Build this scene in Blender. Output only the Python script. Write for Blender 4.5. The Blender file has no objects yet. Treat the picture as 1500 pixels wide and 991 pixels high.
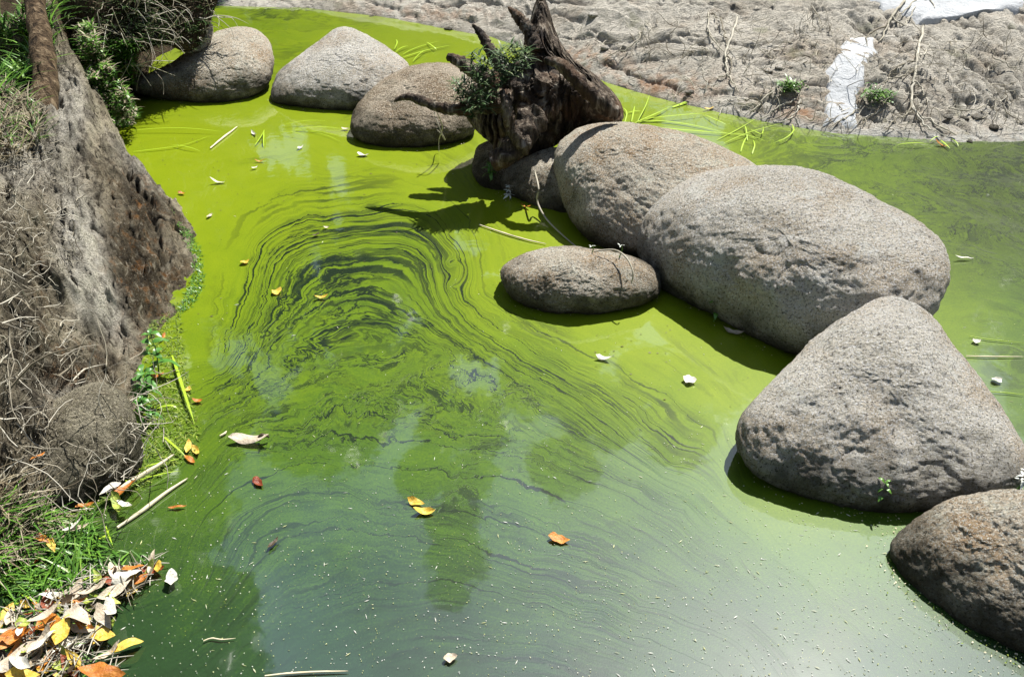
import bpy, math, random
import numpy as np
from mathutils import Vector
random.seed(7); RNG = np.random.default_rng(7)
S = bpy.context.scene; C = S.collection

# ------------------------------------------------------------------ camera, sky, sun, exposure
CAM = np.array([0.0, 0.0, 2.2]); PITCH = math.radians(36); FPX = 1299.0
FW = np.array([0, math.cos(PITCH), -math.sin(PITCH)]); UP = np.array([0, math.sin(PITCH), math.cos(PITCH)]); RT = np.array([1.0, 0, 0])
cam = bpy.data.objects.new('camera', bpy.data.cameras.new('camera')); C.objects.link(cam)
cam.location = CAM; cam.rotation_euler = (math.pi/2-PITCH, 0, 0)
cam.data.sensor_width = 36; cam.data.lens = 36*FPX/1500; cam.data.clip_end = 2000; cam.data.clip_start = 0.05
S.camera = cam
SUN_EL, SUN_AZ = math.radians(58), math.radians(32)      # azimuth from +Y towards +X
w = bpy.data.worlds.new('World'); S.world = w; w.use_nodes = True
nt = w.node_tree; N = nt.nodes; L = nt.links; bg = N['Background']
sky = N.new('ShaderNodeTexSky'); sky.sky_type = 'NISHITA'; sky.sun_disc = False
sky.sun_elevation = SUN_EL; sky.sun_rotation = SUN_AZ
tc = N.new('ShaderNodeTexCoord'); cn = N.new('ShaderNodeTexNoise'); cn.inputs['Scale'].default_value = 2.6; cn.inputs['Detail'].default_value = 6
cn.inputs['Roughness'].default_value = .6
cr = N.new('ShaderNodeValToRGB'); cr.color_ramp.elements[0].position = .40; cr.color_ramp.elements[1].position = .60
mx = N.new('ShaderNodeMix'); mx.data_type = 'RGBA'; mx.inputs['B'].default_value = (5.0, 6.4, 8.8, 1)
L.new(tc.outputs['Generated'], cn.inputs['Vector']); L.new(cn.outputs['Fac'], cr.inputs['Fac']); L.new(cr.outputs['Color'], mx.inputs['Factor'])
L.new(sky.outputs['Color'], mx.inputs['A']); L.new(mx.outputs['Result'], bg.inputs['Color']); bg.inputs['Strength'].default_value = 0.05
sd = bpy.data.lights.new('sun', 'SUN'); sd.energy = 5.0; sd.angle = math.radians(.5); sd.color = (1, .96, .89)
so = bpy.data.objects.new('sun', sd); C.objects.link(so)
SUNV = Vector((math.cos(SUN_EL)*math.sin(SUN_AZ), math.cos(SUN_EL)*math.cos(SUN_AZ), math.sin(SUN_EL)))
so.rotation_euler = SUNV.to_track_quat('Z', 'Y').to_euler(); so.location = (3, 5, 8)
S.view_settings.view_transform = 'Standard'; S.view_settings.look = 'None'; S.view_settings.exposure = 0.85; S.view_settings.gamma = 1
S.render.resolution_x = 1024; S.render.resolution_y = 676

# ------------------------------------------------------------------ geometry helpers
def ray(px, py):
    px = np.asarray(px, float); py = np.asarray(py, float)
    return FW + ((px-750)/FPX)[..., None]*RT + (-(py-495.5)/FPX)[..., None]*UP
def unproj(px, py, z=0.0):
    d = ray(px, py); t = (np.asarray(z, float)-CAM[2])/d[..., 2]
    return CAM + d*t[..., None]
def project(P):
    r = P-CAM; f = r@FW
    f = np.where(f < .2, .2, f)
    return 750+FPX*(r@RT)/f, 495.5-FPX*(r@UP)/f
def hsh(i):
    i = (i.astype(np.int64)*374761393) & 0x7fffffff
    i = ((i ^ (i >> 13))*1274126177) & 0x7fffffff
    return ((i ^ (i >> 16)) & 0xffff)/65535.0*2-1
def vnoise(P, seed=0):
    P = np.asarray(P, float); I = np.floor(P).astype(np.int64); F = P-I; U = F*F*F*(F*(F*6-15)+10)
    out = 0
    for dx in (0, 1):
        for dy in (0, 1):
            for dz in (0, 1):
                h = (I[..., 0]+dx)*73856093 ^ (I[..., 1]+dy)*19349663 ^ (I[..., 2]+dz)*83492791 ^ (seed*2654435)
                wgt = (U[..., 0] if dx else 1-U[..., 0])*(U[..., 1] if dy else 1-U[..., 1])*(U[..., 2] if dz else 1-U[..., 2])
                out = out+hsh(h)*wgt
    return out
def fbm(P, octv=4, seed=0, gain=.5):
    P = np.asarray(P, float); a = 1; s = 0
    for o in range(octv):
        s = s+a*vnoise(P*(2.03**o)+o*17.3, seed+o); a *= gain
    return s
def pnoise(P, seed=0):
    P = np.asarray(P, float); I = np.floor(P).astype(np.int64); F = P-I; U = F*F*F*(F*(F*6-15)+10); out = 0
    for dx in (0, 1):
        for dy in (0, 1):
            for dz in (0, 1):
                h = (I[..., 0]+dx)*73856093 ^ (I[..., 1]+dy)*19349663 ^ (I[..., 2]+dz)*83492791 ^ (seed*2654435)
                wgt = (U[..., 0] if dx else 1-U[..., 0])*(U[..., 1] if dy else 1-U[..., 1])*(U[..., 2] if dz else 1-U[..., 2])
                out = out+wgt*(hsh(h)*(F[..., 0]-dx)+hsh(h+7919)*(F[..., 1]-dy)+hsh(h+15485)*(F[..., 2]-dz))
    return out*1.5
def crease(P, w=.1, seed=0):
    P = np.asarray(P, float); return np.exp(-np.abs(pnoise(P+.37, seed)+.35*pnoise(P*2.13+5.7, seed+3))/w)
def smoothstep(a, b, x):
    t = np.clip((x-a)/(b-a), 0, 1); return t*t*(3-2*t)
class RBF:
    def __init__(s, pts, vals, smooth=0.0):
        s.p = np.asarray(pts, float); v = np.asarray(vals, float)
        if v.ndim == 1: v = v[:, None]
        n = len(s.p); A = -np.linalg.norm(s.p[:, None]-s.p[None], axis=2)+np.eye(n)*smooth
        B = np.hstack([np.ones((n, 1)), s.p]); M = np.block([[A, B], [B.T, np.zeros((3, 3))]])
        s.w = np.linalg.lstsq(M, np.vstack([v, np.zeros((3, v.shape[1]))]), rcond=None)[0]; s.n = n
    def __call__(s, q):
        sh = q.shape[:-1]; q = q.reshape(-1, 2); o = np.empty((len(q), s.w.shape[1]))
        for i in range(0, len(q), 20000):
            c = q[i:i+20000]; A = -np.sqrt(((c[:, None]-s.p[None])**2).sum(2)+1e-9)
            o[i:i+20000] = A@s.w[:s.n]+np.hstack([np.ones((len(c), 1)), c])@s.w[s.n:]
        return o.reshape(sh+(-1,))
def catmull(P, n):
    P = np.asarray(P, float); k = len(P)
    t = np.linspace(0, k-1, n); i = np.clip(t.astype(int), 0, k-2); f = (t-i)[:, None]
    g = lambda j: P[np.clip(j, 0, k-1)]
    a, b, c, d = g(i-1), g(i), g(i+1), g(i+2)
    return .5*((2*b)+(-a+c)*f+(2*a-5*b+4*c-d)*f**2+(-a+3*b-3*c+d)*f**3)
def mesh(name, V, F, mat, smooth=True):
    me = bpy.data.meshes.new(name)
    V = np.asarray(V, float)
    if isinstance(F, np.ndarray):
        k = F.shape[1]; me.vertices.add(len(V)); me.vertices.foreach_set('co', V.astype(np.float32).ravel())
        me.loops.add(F.size); me.loops.foreach_set('vertex_index', F.astype(np.int32).ravel())
        me.polygons.add(len(F)); me.polygons.foreach_set('loop_start', np.arange(0, F.size, k, dtype=np.int32))
        me.update(calc_edges=True); me.validate()
    else: me.from_pydata(V.tolist(), [], F)
    if mat: me.materials.append(mat)
    me.polygons.foreach_set('use_smooth', np.full(len(me.polygons), smooth)); me.update()
    return me
def attr(me, name, val):
    val = np.asarray(val, np.float32)
    if val.ndim == 1: me.attributes.new(name, 'FLOAT', 'POINT').data.foreach_set('value', val)
    else: me.attributes.new(name, 'FLOAT_VECTOR', 'POINT').data.foreach_set('vector', val.ravel())
def obj(name, me, parent=None, label=None, cat=None, group=None, kind=None, loc=None):
    o = bpy.data.objects.new(name, me); C.objects.link(o)
    if parent is not None: o.parent = parent
    if loc is not None: o.location = loc
    if label: o['label'] = label
    if cat: o['category'] = cat
    if group: o['group'] = group
    if kind: o['kind'] = kind
    return o
def gridfaces(nu, nv, wrap=False):
    i = np.arange(nu-1)[:, None]; jn = nv if wrap else nv-1; j = np.arange(jn)[None]
    j2 = (j+1) % nv
    return np.stack([i*nv+j, (i+1)*nv+j, (i+1)*nv+j2, i*nv+j2], -1).reshape(-1, 4)
def tube(P, R, sides=6, n=None, wob=0.0, seed=0):
    n = n or max(4, len(P)*3); Q = catmull(P, n); r = np.interp(np.linspace(0, 1, n), np.linspace(0, 1, len(R)), R)
    T = np.gradient(Q, axis=0); T /= np.linalg.norm(T, axis=1)[:, None]+1e-9
    up = np.array([.31, .22, .92]); A = np.cross(T, up); A /= np.linalg.norm(A, axis=1)[:, None]+1e-9; B = np.cross(T, A)
    th = np.linspace(0, 2*np.pi, sides, endpoint=False)
    V = Q[:, None]+(A[:, None]*np.cos(th)[None, :, None]+B[:, None]*np.sin(th)[None, :, None])*r[:, None, None]
    if wob:
        nn = vnoise(V*np.array(9.0)/max(.05, R[0]*8)+seed, seed)
        V = V+(V-Q[:, None])*(nn*wob)[..., None]
    V = V.reshape(-1, 3); F = gridfaces(n, sides, True)
    V = np.vstack([V, Q[:1], Q[-1:]]); a = len(V)-2
    caps = [[(k+1) % sides, k, a, a] for k in range(sides)]+[[(n-1)*sides+k, (n-1)*sides+(k+1) % sides, a+1, a+1] for k in range(sides)]
    return V, F, caps
class MB:
    def __init__(s): s.V = []; s.F = []; s.n = 0; s.A = []
    def add(s, V, F):
        V = np.asarray(V, float); s.V.append(V)
        for f in F: s.F.append(tuple(int(i)+s.n for i in f))
        s.n += len(V)
    def tube(s, P, R, sides=5, n=None, wob=0, seed=0):
        V, F, caps = tube(P, R, sides, n, wob, seed)
        s.add(V, [tuple(f) for f in F]+[(c[0], c[1], c[2]) for c in caps])
    def mesh(s, name, mat, smooth=True): return mesh(name, np.vstack(s.V), s.F, mat, smooth)

# ------------------------------------------------------------------ material helpers
class M:
    def __init__(s, name, rough=.8, spec=.3):
        s.m = bpy.data.materials.new(name); s.m.use_nodes = True; s.t = s.m.node_tree
        s.b = s.t.nodes['Principled BSDF']; s.b.inputs['Roughness'].default_value = rough
        s.b.inputs['Specular IOR Level'].default_value = spec
        s.g = s.n('ShaderNodeNewGeometry'); s.P = s.g.outputs['Position']
    def n(s, t, **k):
        o = s.t.nodes.new(t)
        for a, v in k.items():
            if hasattr(o, a): setattr(o, a, v)
            else: o.inputs[a].default_value = v
        return o
    def lk(s, a, b): s.t.links.new(a, b)
    def noise(s, scale, detail=4, rough=.55, vec=None, dist=0, stretch=None, rot=None):
        o = s.n('ShaderNodeTexNoise', Scale=scale, Detail=detail, Roughness=rough, Distortion=dist)
        v = vec or s.P
        if stretch or rot:
            mp = s.n('ShaderNodeMapping'); s.lk(v, mp.inputs['Vector'])
            if stretch: mp.inputs['Scale'].default_value = stretch
            if rot: mp.inputs['Rotation'].default_value = rot
            v = mp.outputs['Vector']
        s.lk(v, o.inputs['Vector']); return o.outputs['Fac']
    def vor(s, scale, feature='F1', vec=None, out='Distance'):
        o = s.n('ShaderNodeTexVoronoi', feature=feature, Scale=scale); s.lk(vec or s.P, o.inputs['Vector']); return o.outputs[out]
    def ramp(s, f, stops):
        r = s.n('ShaderNodeValToRGB'); e = r.color_ramp.elements
        while len(e) < len(stops): e.new(.5)
        for i, (p, c) in enumerate(stops):
            e[i].position = p; e[i].color = (c if hasattr(c, '__len__') else (c, c, c))[:3]+(1,) if hasattr(c, '__len__') else (c, c, c, 1)
        s.lk(f, r.inputs['Fac']); return r.outputs['Color']
    def mix(s, f, a, b, mode='MIX'):
        o = s.n('ShaderNodeMix', data_type='RGBA', blend_type=mode)
        for k, v in (('Factor', f), ('A', a), ('B', b)):
            if hasattr(v, 'node'): s.lk(v, o.inputs[k])
            elif k == 'Factor': o.inputs[k].default_value = v
            else: o.inputs[k].default_value = tuple(v)+(1,)
        return o.outputs['Result']
    def math(s, op, a, b=0, c=None, clamp=False):
        o = s.n('ShaderNodeMath', operation=op); o.use_clamp = clamp
        for i, v in enumerate((a, b, c)):
            if v is None: continue
            if hasattr(v, 'node'): s.lk(v, o.inputs[i])
            else: o.inputs[i].default_value = v
        return o.outputs[0]
    def attr(s, name, out='Fac'):
        o = s.n('ShaderNodeAttribute'); o.attribute_name = name; return o.outputs[out]
    def color(s, c):
        if hasattr(c, 'node'): s.lk(c, s.b.inputs['Base Color'])
        else: s.b.inputs['Base Color'].default_value = tuple(c)+(1,)
    def bump(s, h, dist=.01, strength=1.0, prev=None):
        o = s.n('ShaderNodeBump', Strength=strength, Distance=dist); s.lk(h, o.inputs['Height'])
        if prev: s.lk(prev, o.inputs['Normal'])
        s.lk(o.outputs[0], s.b.inputs['Normal']); return o.outputs[0]

def rock_mat(name, light, mid, dark, warm, warm_amt=.5, grain=1.0, moss=0.0, lichen=.35):
    m = M(name, .85, .25)
    a = m.noise(3.2, 5, .6); b = m.noise(95, 6, .8); c = m.noise(140, 3, .75)
    base = m.mix(m.ramp(a, [(.38, 0), (.58, 1)]), mid, light)
    base = m.mix(m.ramp(m.noise(3.1, 5, .65, dist=.4), [(.47, 0), (.64, warm_amt)]), base, warm)
    oi = m.n('ShaderNodeObjectInfo').outputs['Random']
    base = m.mix(m.math('MULTIPLY', oi, .22), base, [x*.8 for x in warm])
    base = m.mix(m.ramp(m.noise(8, 6, .7, dist=.3), [(.56, 0), (.62, .55)]), base, [min(.86, x*1.12) for x in light])   # pale lichen blotches
    base = m.mix(m.ramp(m.noise(5, 6, .72, stretch=(1.3, 1.3, .45), dist=.5), [(.33, .6), (.42, 0)]), base, (.10, .09, .065))   # dark weathering streaks
    base = m.mix(m.ramp(b, [(.40, .97), (.48, 0)]), base, dark)                       # dark mica and pits
    base = m.mix(m.ramp(c, [(.51, 0), (.60, .85)]), base, [min(.88, x*1.3) for x in light])    # pale feldspar
    base = m.mix(m.ramp(m.noise(120, 3, .6), [(.58, 0), (.66, lichen)]), base, (.20, .19, .055))   # yellow lichen specks
    # damp staining near the waterline, deepened to stand in for shade on lower sides
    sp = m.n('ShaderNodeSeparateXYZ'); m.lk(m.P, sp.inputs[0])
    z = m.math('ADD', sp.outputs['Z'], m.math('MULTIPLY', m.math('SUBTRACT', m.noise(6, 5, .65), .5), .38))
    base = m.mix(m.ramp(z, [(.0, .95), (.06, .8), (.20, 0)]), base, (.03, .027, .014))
    m.color(base)
    h = m.math('ADD', m.math('MULTIPLY', m.noise(60, 6, .8, stretch=(.6, 1, 1.4)), 1.0), m.math('MULTIPLY', m.noise(125, 5, .8), .9))
    m.bump(h, .030*grain, 1.0)
    return m.m
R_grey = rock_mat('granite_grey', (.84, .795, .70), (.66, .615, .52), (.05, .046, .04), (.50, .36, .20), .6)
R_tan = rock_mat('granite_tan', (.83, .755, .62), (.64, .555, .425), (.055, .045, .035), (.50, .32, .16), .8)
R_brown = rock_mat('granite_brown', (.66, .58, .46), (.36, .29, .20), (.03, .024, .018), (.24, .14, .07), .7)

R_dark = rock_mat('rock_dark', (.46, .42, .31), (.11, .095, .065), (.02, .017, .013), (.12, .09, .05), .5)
def simple(name, stops, scale=20, rough=.7, spec=.3, island=True, detail=3, trans=0, bump=0):
    m = M(name, rough, spec)
    f = m.noise(scale, detail)
    if island: f = m.math('ADD', m.math('MULTIPLY', m.g.outputs['Random Per Island'], .7), m.math('MULTIPLY', f, .3))
    m.color(m.ramp(f, stops))
    if bump: m.bump(m.noise(scale*6, 4), bump)
    if trans: m.b.inputs['Subsurface Weight'].default_value = 0
    return m.m
MAT_grass = simple('green_grass', [(.1, (.03, .09, .012)), (.5, (.07, .18, .02)), (.8, (.13, .27, .03)), (1, (.30, .30, .10))], rough=.4, spec=.5)
MAT_darkgrass = simple('dark_grass', [(.1, (.012, .035, .008)), (.5, (.035, .09, .015)), (.8, (.12, .16, .06)), (1, (.34, .32, .22))], rough=.5, spec=.4)
MAT_dry = simple('dry_grass', [(.1, (.10, .075, .045)), (.5, (.26, .22, .14)), (.8, (.42, .38, .28)), (1, (.25, .10, .03))], rough=.7)
MAT_twig = simple('pale_twig', [(.1, (.10, .08, .05)), (.5, (.34, .31, .24)), (1, (.66, .63, .54))], rough=.8)
MAT_broad = simple('broad_leaf', [(.1, (.03, .10, .015)), (.6, (.07, .20, .03)), (1, (.20, .32, .08))], rough=.4, spec=.5)
MAT_blade = simple('floating_blade', [(.1, (.20, .34, .02)), (.6, (.32, .46, .03)), (1, (.45, .50, .08))], rough=.4, spec=.4)
MAT_moss = simple('pond_moss', [(.1, (.04, .08, .012)), (.5, (.12, .19, .02)), (.8, (.24, .30, .04)), (1, (.36, .34, .12))], rough=.6)
def leaf_mat(name, a, b, vein, rough=.45):
    m = M(name, rough, .4)
    o = m.n('ShaderNodeObjectInfo').outputs['Random']
    tcn = m.n('ShaderNodeTexCoord').outputs['Object']
    c = m.mix(m.ramp(m.noise(45, 4, .6, vec=tcn), [(.35, 0), (.7, 1)]), a, b)
    c = m.mix(m.math('MULTIPLY', o, .45), c, vein)
    sx = m.n('ShaderNodeSeparateXYZ'); m.lk(tcn, sx.inputs[0])
    rib = m.math('ABSOLUTE', sx.outputs['Y']); c = m.mix(m.ramp(rib, [(.0, .6), (.0025, 0)]), c, vein)
    c = m.mix(m.ramp(m.noise(110, 4, .7), [(.60, 0), (.66, .75)]), c, (.10, .055, .025)); c = m.mix(m.ramp(m.noise(28, 4, .6), [(.5, 0), (.66, .4)]), c, [x*.45 for x in a])
    m.color(c); m.bump(m.noise(160, 3, vec=tcn), .003)
    return m.m
LM = dict(pale=leaf_mat('leaf_pale', (.50, .42, .32), (.62, .55, .44), (.50, .40, .27)),
          orange=leaf_mat('leaf_orange', (.50, .17, .025), (.62, .28, .04), (.30, .08, .02)),
          yellow=leaf_mat('leaf_yellow', (.62, .42, .05), (.72, .55, .12), (.50, .28, .03)),
          red=leaf_mat('leaf_red_brown', (.22, .04, .015), (.34, .08, .02), (.12, .03, .015)),
          green=leaf_mat('leaf_green', (.22, .34, .04), (.34, .42, .07), (.5, .5, .12)),
          white=leaf_mat('leaf_white', (.62, .60, .52), (.72, .70, .64), (.65, .62, .5)),
          dark=leaf_mat('leaf_dark', (.05, .035, .02), (.11, .07, .035), (.04, .03, .02)))
def wood_mat():
    m = M('weathered_wood', .75, .3)
    st = m.noise(22, 6, .65, stretch=(1, 1, .16), dist=.5)
    c = m.ramp(st, [(.36, (.012, .008, .006)), (.5, (.055, .038, .024)), (.58, (.17, .135, .10)), (.7, (.46, .42, .35))])
    c = m.mix(m.ramp(m.noise(4, 4), [(.5, 0), (.68, .6)]), c, (.13, .06, .022))
    m.color(c); m.bump(m.math('ADD', st, m.math('MULTIPLY', m.noise(90, 4), .4)), .03, 1)
    return m.m
MAT_wood = wood_mat()
def bark_mat():
    m = M('bark', .85, .2)
    st = m.noise(26, 6, .7, stretch=(1, 1, .22), dist=.4)
    m.color(m.ramp(st, [(.36, (.02, .014, .008)), (.5, (.12, .08, .045)), (.66, (.32, .24, .15))])); m.bump(st, .06, 1)
    return m.m
MAT_bark = bark_mat()

# ------------------------------------------------------------------ pond water with its film of algae
def flow_fields():
    lines = [(-1.2, [(150, 330), (260, 240), (450, 205), (640, 225), (700, 290)]),
      (0, [(200, 560), (262, 450), (330, 330), (450, 272), (600, 262), (690, 320), (706, 400), (770, 470), (900, 530), (1050, 625), (1100, 720), (1290, 810), (1480, 930)]),
      (1, [(318, 530), (365, 420), (385, 350), (430, 325), (530, 312), (585, 298), (640, 315), (657, 350), (664, 420), (700, 460), (780, 512), (900, 575), (1000, 650), (1150, 790), (1320, 900), (1450, 985)]),
      (2.3, [(328, 540), (385, 440), (395, 385), (450, 350), (585, 332), (640, 360), (667, 392), (661, 430), (700, 480), (780, 530), (880, 590), (980, 680)]),
      (3.6, [(345, 550), (420, 440), (440, 398), (490, 373), (580, 365), (625, 388), (637, 440), (680, 490), (760, 540), (860, 603)]),
      (4.7, [(400, 505), (470, 440), (500, 428), (550, 425), (590, 445), (640, 485), (720, 530), (820, 590)]),
      (5.8, [(430, 510), (500, 470), (540, 460), (600, 480), (700, 545), (800, 612)]),
      (8.5, [(285, 720), (340, 650), (420, 625), (520, 612), (640, 622), (760, 645), (880, 690), (1000, 745), (1150, 870), (1240, 985)]),
      (10.8, [(262, 860), (300, 750), (370, 700), (470, 680), (600, 682), (750, 710), (860, 745), (950, 785), (1080, 880)]),
      (13.4, [(285, 930), (360, 830), (400, 782), (480, 765), (600, 780), (720, 810), (850, 862), (1000, 910)]),
      (15.6, [(310, 991), (400, 905), (520, 862), (650, 852), (800, 880), (950, 930), (1060, 985)]),
      (-3, [(1170, 215), (1300, 225), (1500, 250)]), (-5, [(1250, 262), (1380, 270), (1500, 300)]), (-7.5, [(1400, 380), (1500, 420)]), (-9, [(1410, 520), (1500, 560)]),
      (-3, [(200, 160), (400, 170), (510, 190)]), (-5, [(340, 100), (520, 100), (700, 80)])]
    P = []; U = []; V = []
    for u, pl in lines:
        n = max(4, len(pl)*2-1); q = catmull(pl, n); s = np.r_[0, np.cumsum(np.linalg.norm(np.diff(q, axis=0), axis=1))]
        k = np.argmin(np.abs(q[:, 0]-580)+0*q[:, 1]); s = (s-s[k])/100
        P.append(q); U += [u]*n; V += list(s)
    P = np.vstack(P)
    return RBF(P/100, np.c_[U, V], .02)
FLOW = flow_fields()
def blob_field(ctrl, smooth=.3):
    c = np.array(ctrl, float); return RBF(c[:, :2]/100, c[:, 2:], smooth)
# px, py, density of algae, strength of dark lines, chaos, yellowness
WCTRL = [(350, 60, .80, .45, .2, .75), (640, 60, .90, .15, .1, .8), (400, 30, .75, .6, .2, .7), (200, 90, .9, .05, .1, .9), (250, 200, 1, .04, .1, 1), (450, 190, 1, .05, .1, 1),
 (600, 240, 1, .06, .1, .95), (300, 300, .97, .08, .1, .9), (330, 420, .9, .12, .1, .75), (290, 520, .8, .12, .1, .6), (750, 340, .97, .25, .25, .9), (700, 420, .93, .2, .1, .85),
 (600, 280, .95, .35, .1, .85), (450, 340, .86, .9, .15, .7), (580, 350, .72, 1, .1, .6), (640, 370, .72, 1, .1, .6), (650, 460, .72, 1, .1, .55), (480, 400, .68, .9, .15, .5), (560, 440, .62, .9, .15, .45),
 (380, 420, .75, .9, .4, .5), (350, 520, .68, 1, .7, .5), (420, 560, .64, .9, .8, .45), (520, 560, .60, .6, .8, .4), (640, 580, .62, .7, 1, .45), (750, 590, .6, .7, .9, .4), (800, 530, .66, .9, .2, .5),
 (850, 480, .95, .2, .1, .8), (950, 520, .95, .15, .1, .8), (1050, 580, .9, .2, .1, .75), (1000, 620, .68, .7, .2, .5), (900, 590, .7, .85, .2, .6), (1060, 700, .62, .3, .2, .4), (1150, 745, .75, .1, .1, .5),
 (350, 620, .60, .7, .6, .45), (300, 650, .55, .4, .4, .5), (330, 720, .45, .6, .3, .35), (450, 680, .46, .5, .4, .3), (600, 680, .48, .5, .6, .3), (750, 680, .50, .6, .5, .3), (900, 720, .45, .5, .3, .3),
 (250, 760, .40, .2, .2, .35), (200, 880, .25, .2, .2, .25), (300, 850, .35, .5, .2, .25), (420, 800, .34, .45, .3, .2), (560, 800, .32, .5, .4, .2), (700, 810, .34, .6, .3, .2), (820, 850, .36, .6, .2, .25),
 (350, 960, .22, .4, .2, .15), (500, 920, .22, .5, .2, .15), (700, 930, .24, .6, .3, .15), (900, 930, .32, .6, .2, .2), (1000, 800, .34, .35, .1, .1), (1100, 850, .30, .3, .1, .05), (1200, 950, .26, .25, .1, .05), (1400, 980, .26, .2, .1, .05), (1260, 850, .40, .1, .1, .1),
 (80, 820, .22, .1, .2, .3), (20, 900, .2, .1, .2, .3), (930, 150, .92, .3, .3, .85), (1100, 200, .85, .3, .4, .75), (1250, 230, .58, .7, .7, .7), (1400, 260, .44, .8, .9, 1), (1480, 330, .34, .9, .9, 1), (1420, 400, .46, .7, .8, 1),
 (1480, 440, .5, .5, .5, .5), (1420, 480, .72, .3, .3, .55), (1480, 570, .55, .3, .3, .45), (1500, 640, .45, .2, .2, .4)]
WF = blob_field(WCTRL)
def water_mat():
    m = M('algae_water', .42, .21)
    fl = m.attr('flow', 'Vector'); dens = m.attr('dens'); ln = m.attr('lines'); ch = m.attr('chaos'); yel = m.attr('yel')
    # warp of the stream coordinate
    wn = m.n('ShaderNodeTexNoise', Scale=3.2, Detail=5, Roughness=.6, Distortion=1.2); m.lk(m.P, wn.inputs['Vector'])
    wv = m.n('ShaderNodeVectorMath', operation='SUBTRACT'); m.lk(wn.outputs['Color'], wv.inputs[0]); wv.inputs[1].default_value = (.5, .5, .5)
    amt = m.math('ADD', m.math('MULTIPLY', m.math('POWER', ch, 1.6), 6.0), .25)
    ws = m.n('ShaderNodeVectorMath', operation='SCALE'); m.lk(wv.outputs[0], ws.inputs[0]); m.lk(amt, ws.inputs['Scale'])
    fv = m.n('ShaderNodeVectorMath', operation='ADD'); m.lk(fl, fv.inputs[0]); m.lk(ws.outputs[0], fv.inputs[1]); fv = fv.outputs[0]
    def contour(scale, stretch, width, detail=2, lvl=.5, dist=0):
        f = m.noise(scale, detail, .5, vec=fv, stretch=stretch, dist=dist)
        d = m.math('ABSOLUTE', m.math('SUBTRACT', f, lvl))
        return m.math('SUBTRACT', 1.0, m.math('DIVIDE', d, width), clamp=True)
    patch = m.ramp(m.noise(1.0, 3, .6, vec=fv, stretch=(.7, .55, 1)), [(.36, 0), (.62, 1)])
    thin = m.math('MULTIPLY', contour(1.0, (1.9, .17, 1), .035, 2), 1.6, clamp=True)
    thin2 = m.math('MULTIPLY', contour(1.0, (3.6, .30, 1), .040, 2, .53), 1.2, clamp=True)
    thin3 = m.math('MULTIPLY', contour(1.0, (7.5, .6, 1), .045, 2, .47), .55)
    # the main folds of the swirl, at fixed values of the stream coordinate
    sx = m.n('ShaderNodeSeparateXYZ'); m.lk(fv, sx.inputs[0]); u = sx.outputs['X']
    wob = m.math('MULTIPLY', m.math('SUBTRACT', m.noise(1.0, 3, .6, vec=fv, stretch=(.8, .9, 1)), .5), .7); uw = m.math('ADD', u, wob)
    thick = m.math('ADD', m.math('MULTIPLY', m.ramp(m.noise(1.0, 3, .6, vec=fv, stretch=(2.2, .8, 1)), [(.46, 0), (.74, 1)]), .14), .012)
    main = None
    for u0 in (.1, 1.0, 1.25, 2.3, 2.55, 3.3, 3.6, 4.7, 5.8, 6.0, 8.5, 9.4, 10.8, 12.2, 13.4, 13.7, 15.6):
        k = m.math('SUBTRACT', 1.0, m.math('DIVIDE', m.math('ABSOLUTE', m.math('SUBTRACT', uw, u0)), thick), clamp=True)
        main = k if main is None else m.math('MAXIMUM', main, k)
    main = m.math('MULTIPLY', main, 1.8, clamp=True)
    allv = m.math('MAXIMUM', thin, m.math('MAXIMUM', thin2, thin3))
    gate = m.math('ADD', m.math('MULTIPLY', ln, 1.25), m.math('MULTIPLY', m.math('SUBTRACT', patch, 1.0), .8), clamp=True)
    lines = m.math('MAXIMUM', m.math('MULTIPLY', allv, gate, clamp=True), m.math('MULTIPLY', main, m.ramp(ln, [(.25, 0), (.6, 1)])), clamp=True)
    # open dark water showing through in broader smears
    op = m.ramp(m.noise(1.0, 5, .62, vec=fv, stretch=(1.5, .22, 1)), [(.60, 0), (.68, 1)])
    opn = m.math('MULTIPLY', m.math('MULTIPLY', op, ln), m.math('SUBTRACT', 1.25, dens), clamp=True)
    # streaky variation in film thickness
    s1 = m.noise(1.0, 6, .65, vec=fv, stretch=(7, .8, 1)); s2 = m.noise(7, 5, .6); s3 = m.noise(130, 3, .6)
    d = m.math('ADD', dens, m.math('MULTIPLY', m.math('SUBTRACT', s1, .5), m.math('ADD', m.math('MULTIPLY', ln, .55), .08)))
    d = m.math('ADD', d, m.math('MULTIPLY', m.math('SUBTRACT', s2, .5), .24))
    d = m.math('ADD', d, m.math('MULTIPLY', m.math('SUBTRACT', s3, .5), .40), clamp=True)
    green = m.ramp(d, [(0, (.012, .026, .005)), (.25, (.026, .048, .002)), (.5, (.072, .120, .003)), (.75, (.145, .215, .003)), (1, (.210, .275, .004))])
    cool = m.ramp(d, [(0, (.010, .026, .008)), (.25, (.016, .052, .016)), (.5, (.052, .125, .010)), (.75, (.10, .18, .004)), (1, (.165, .25, .005))])
    col = m.mix(yel, cool, green)
    col = m.mix(lines, col, (.006, .018, .005)); col = m.mix(m.math('MULTIPLY', opn, .7), col, (.006, .014, .010))
    col = m.mix(m.math('MULTIPLY', m.ramp(m.vor(55), [(.06, 1), (.13, 0)]), m.ramp(m.noise(14, 3), [(.55, 0), (.62, .75)])), col, (.02, .035, .008))
    col = m.mix(m.math('MULTIPLY', m.ramp(m.vor(75), [(.05, .8), (.10, 0)]), m.ramp(m.noise(5, 4), [(.45, 0), (.6, 1)])), col, (.42, .44, .06))
    m.color(col)
    m.b.inputs['Coat Weight'].default_value = 1; m.b.inputs['Coat Roughness'].default_value = .045; m.b.inputs['Coat IOR'].default_value = 2.3
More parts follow.
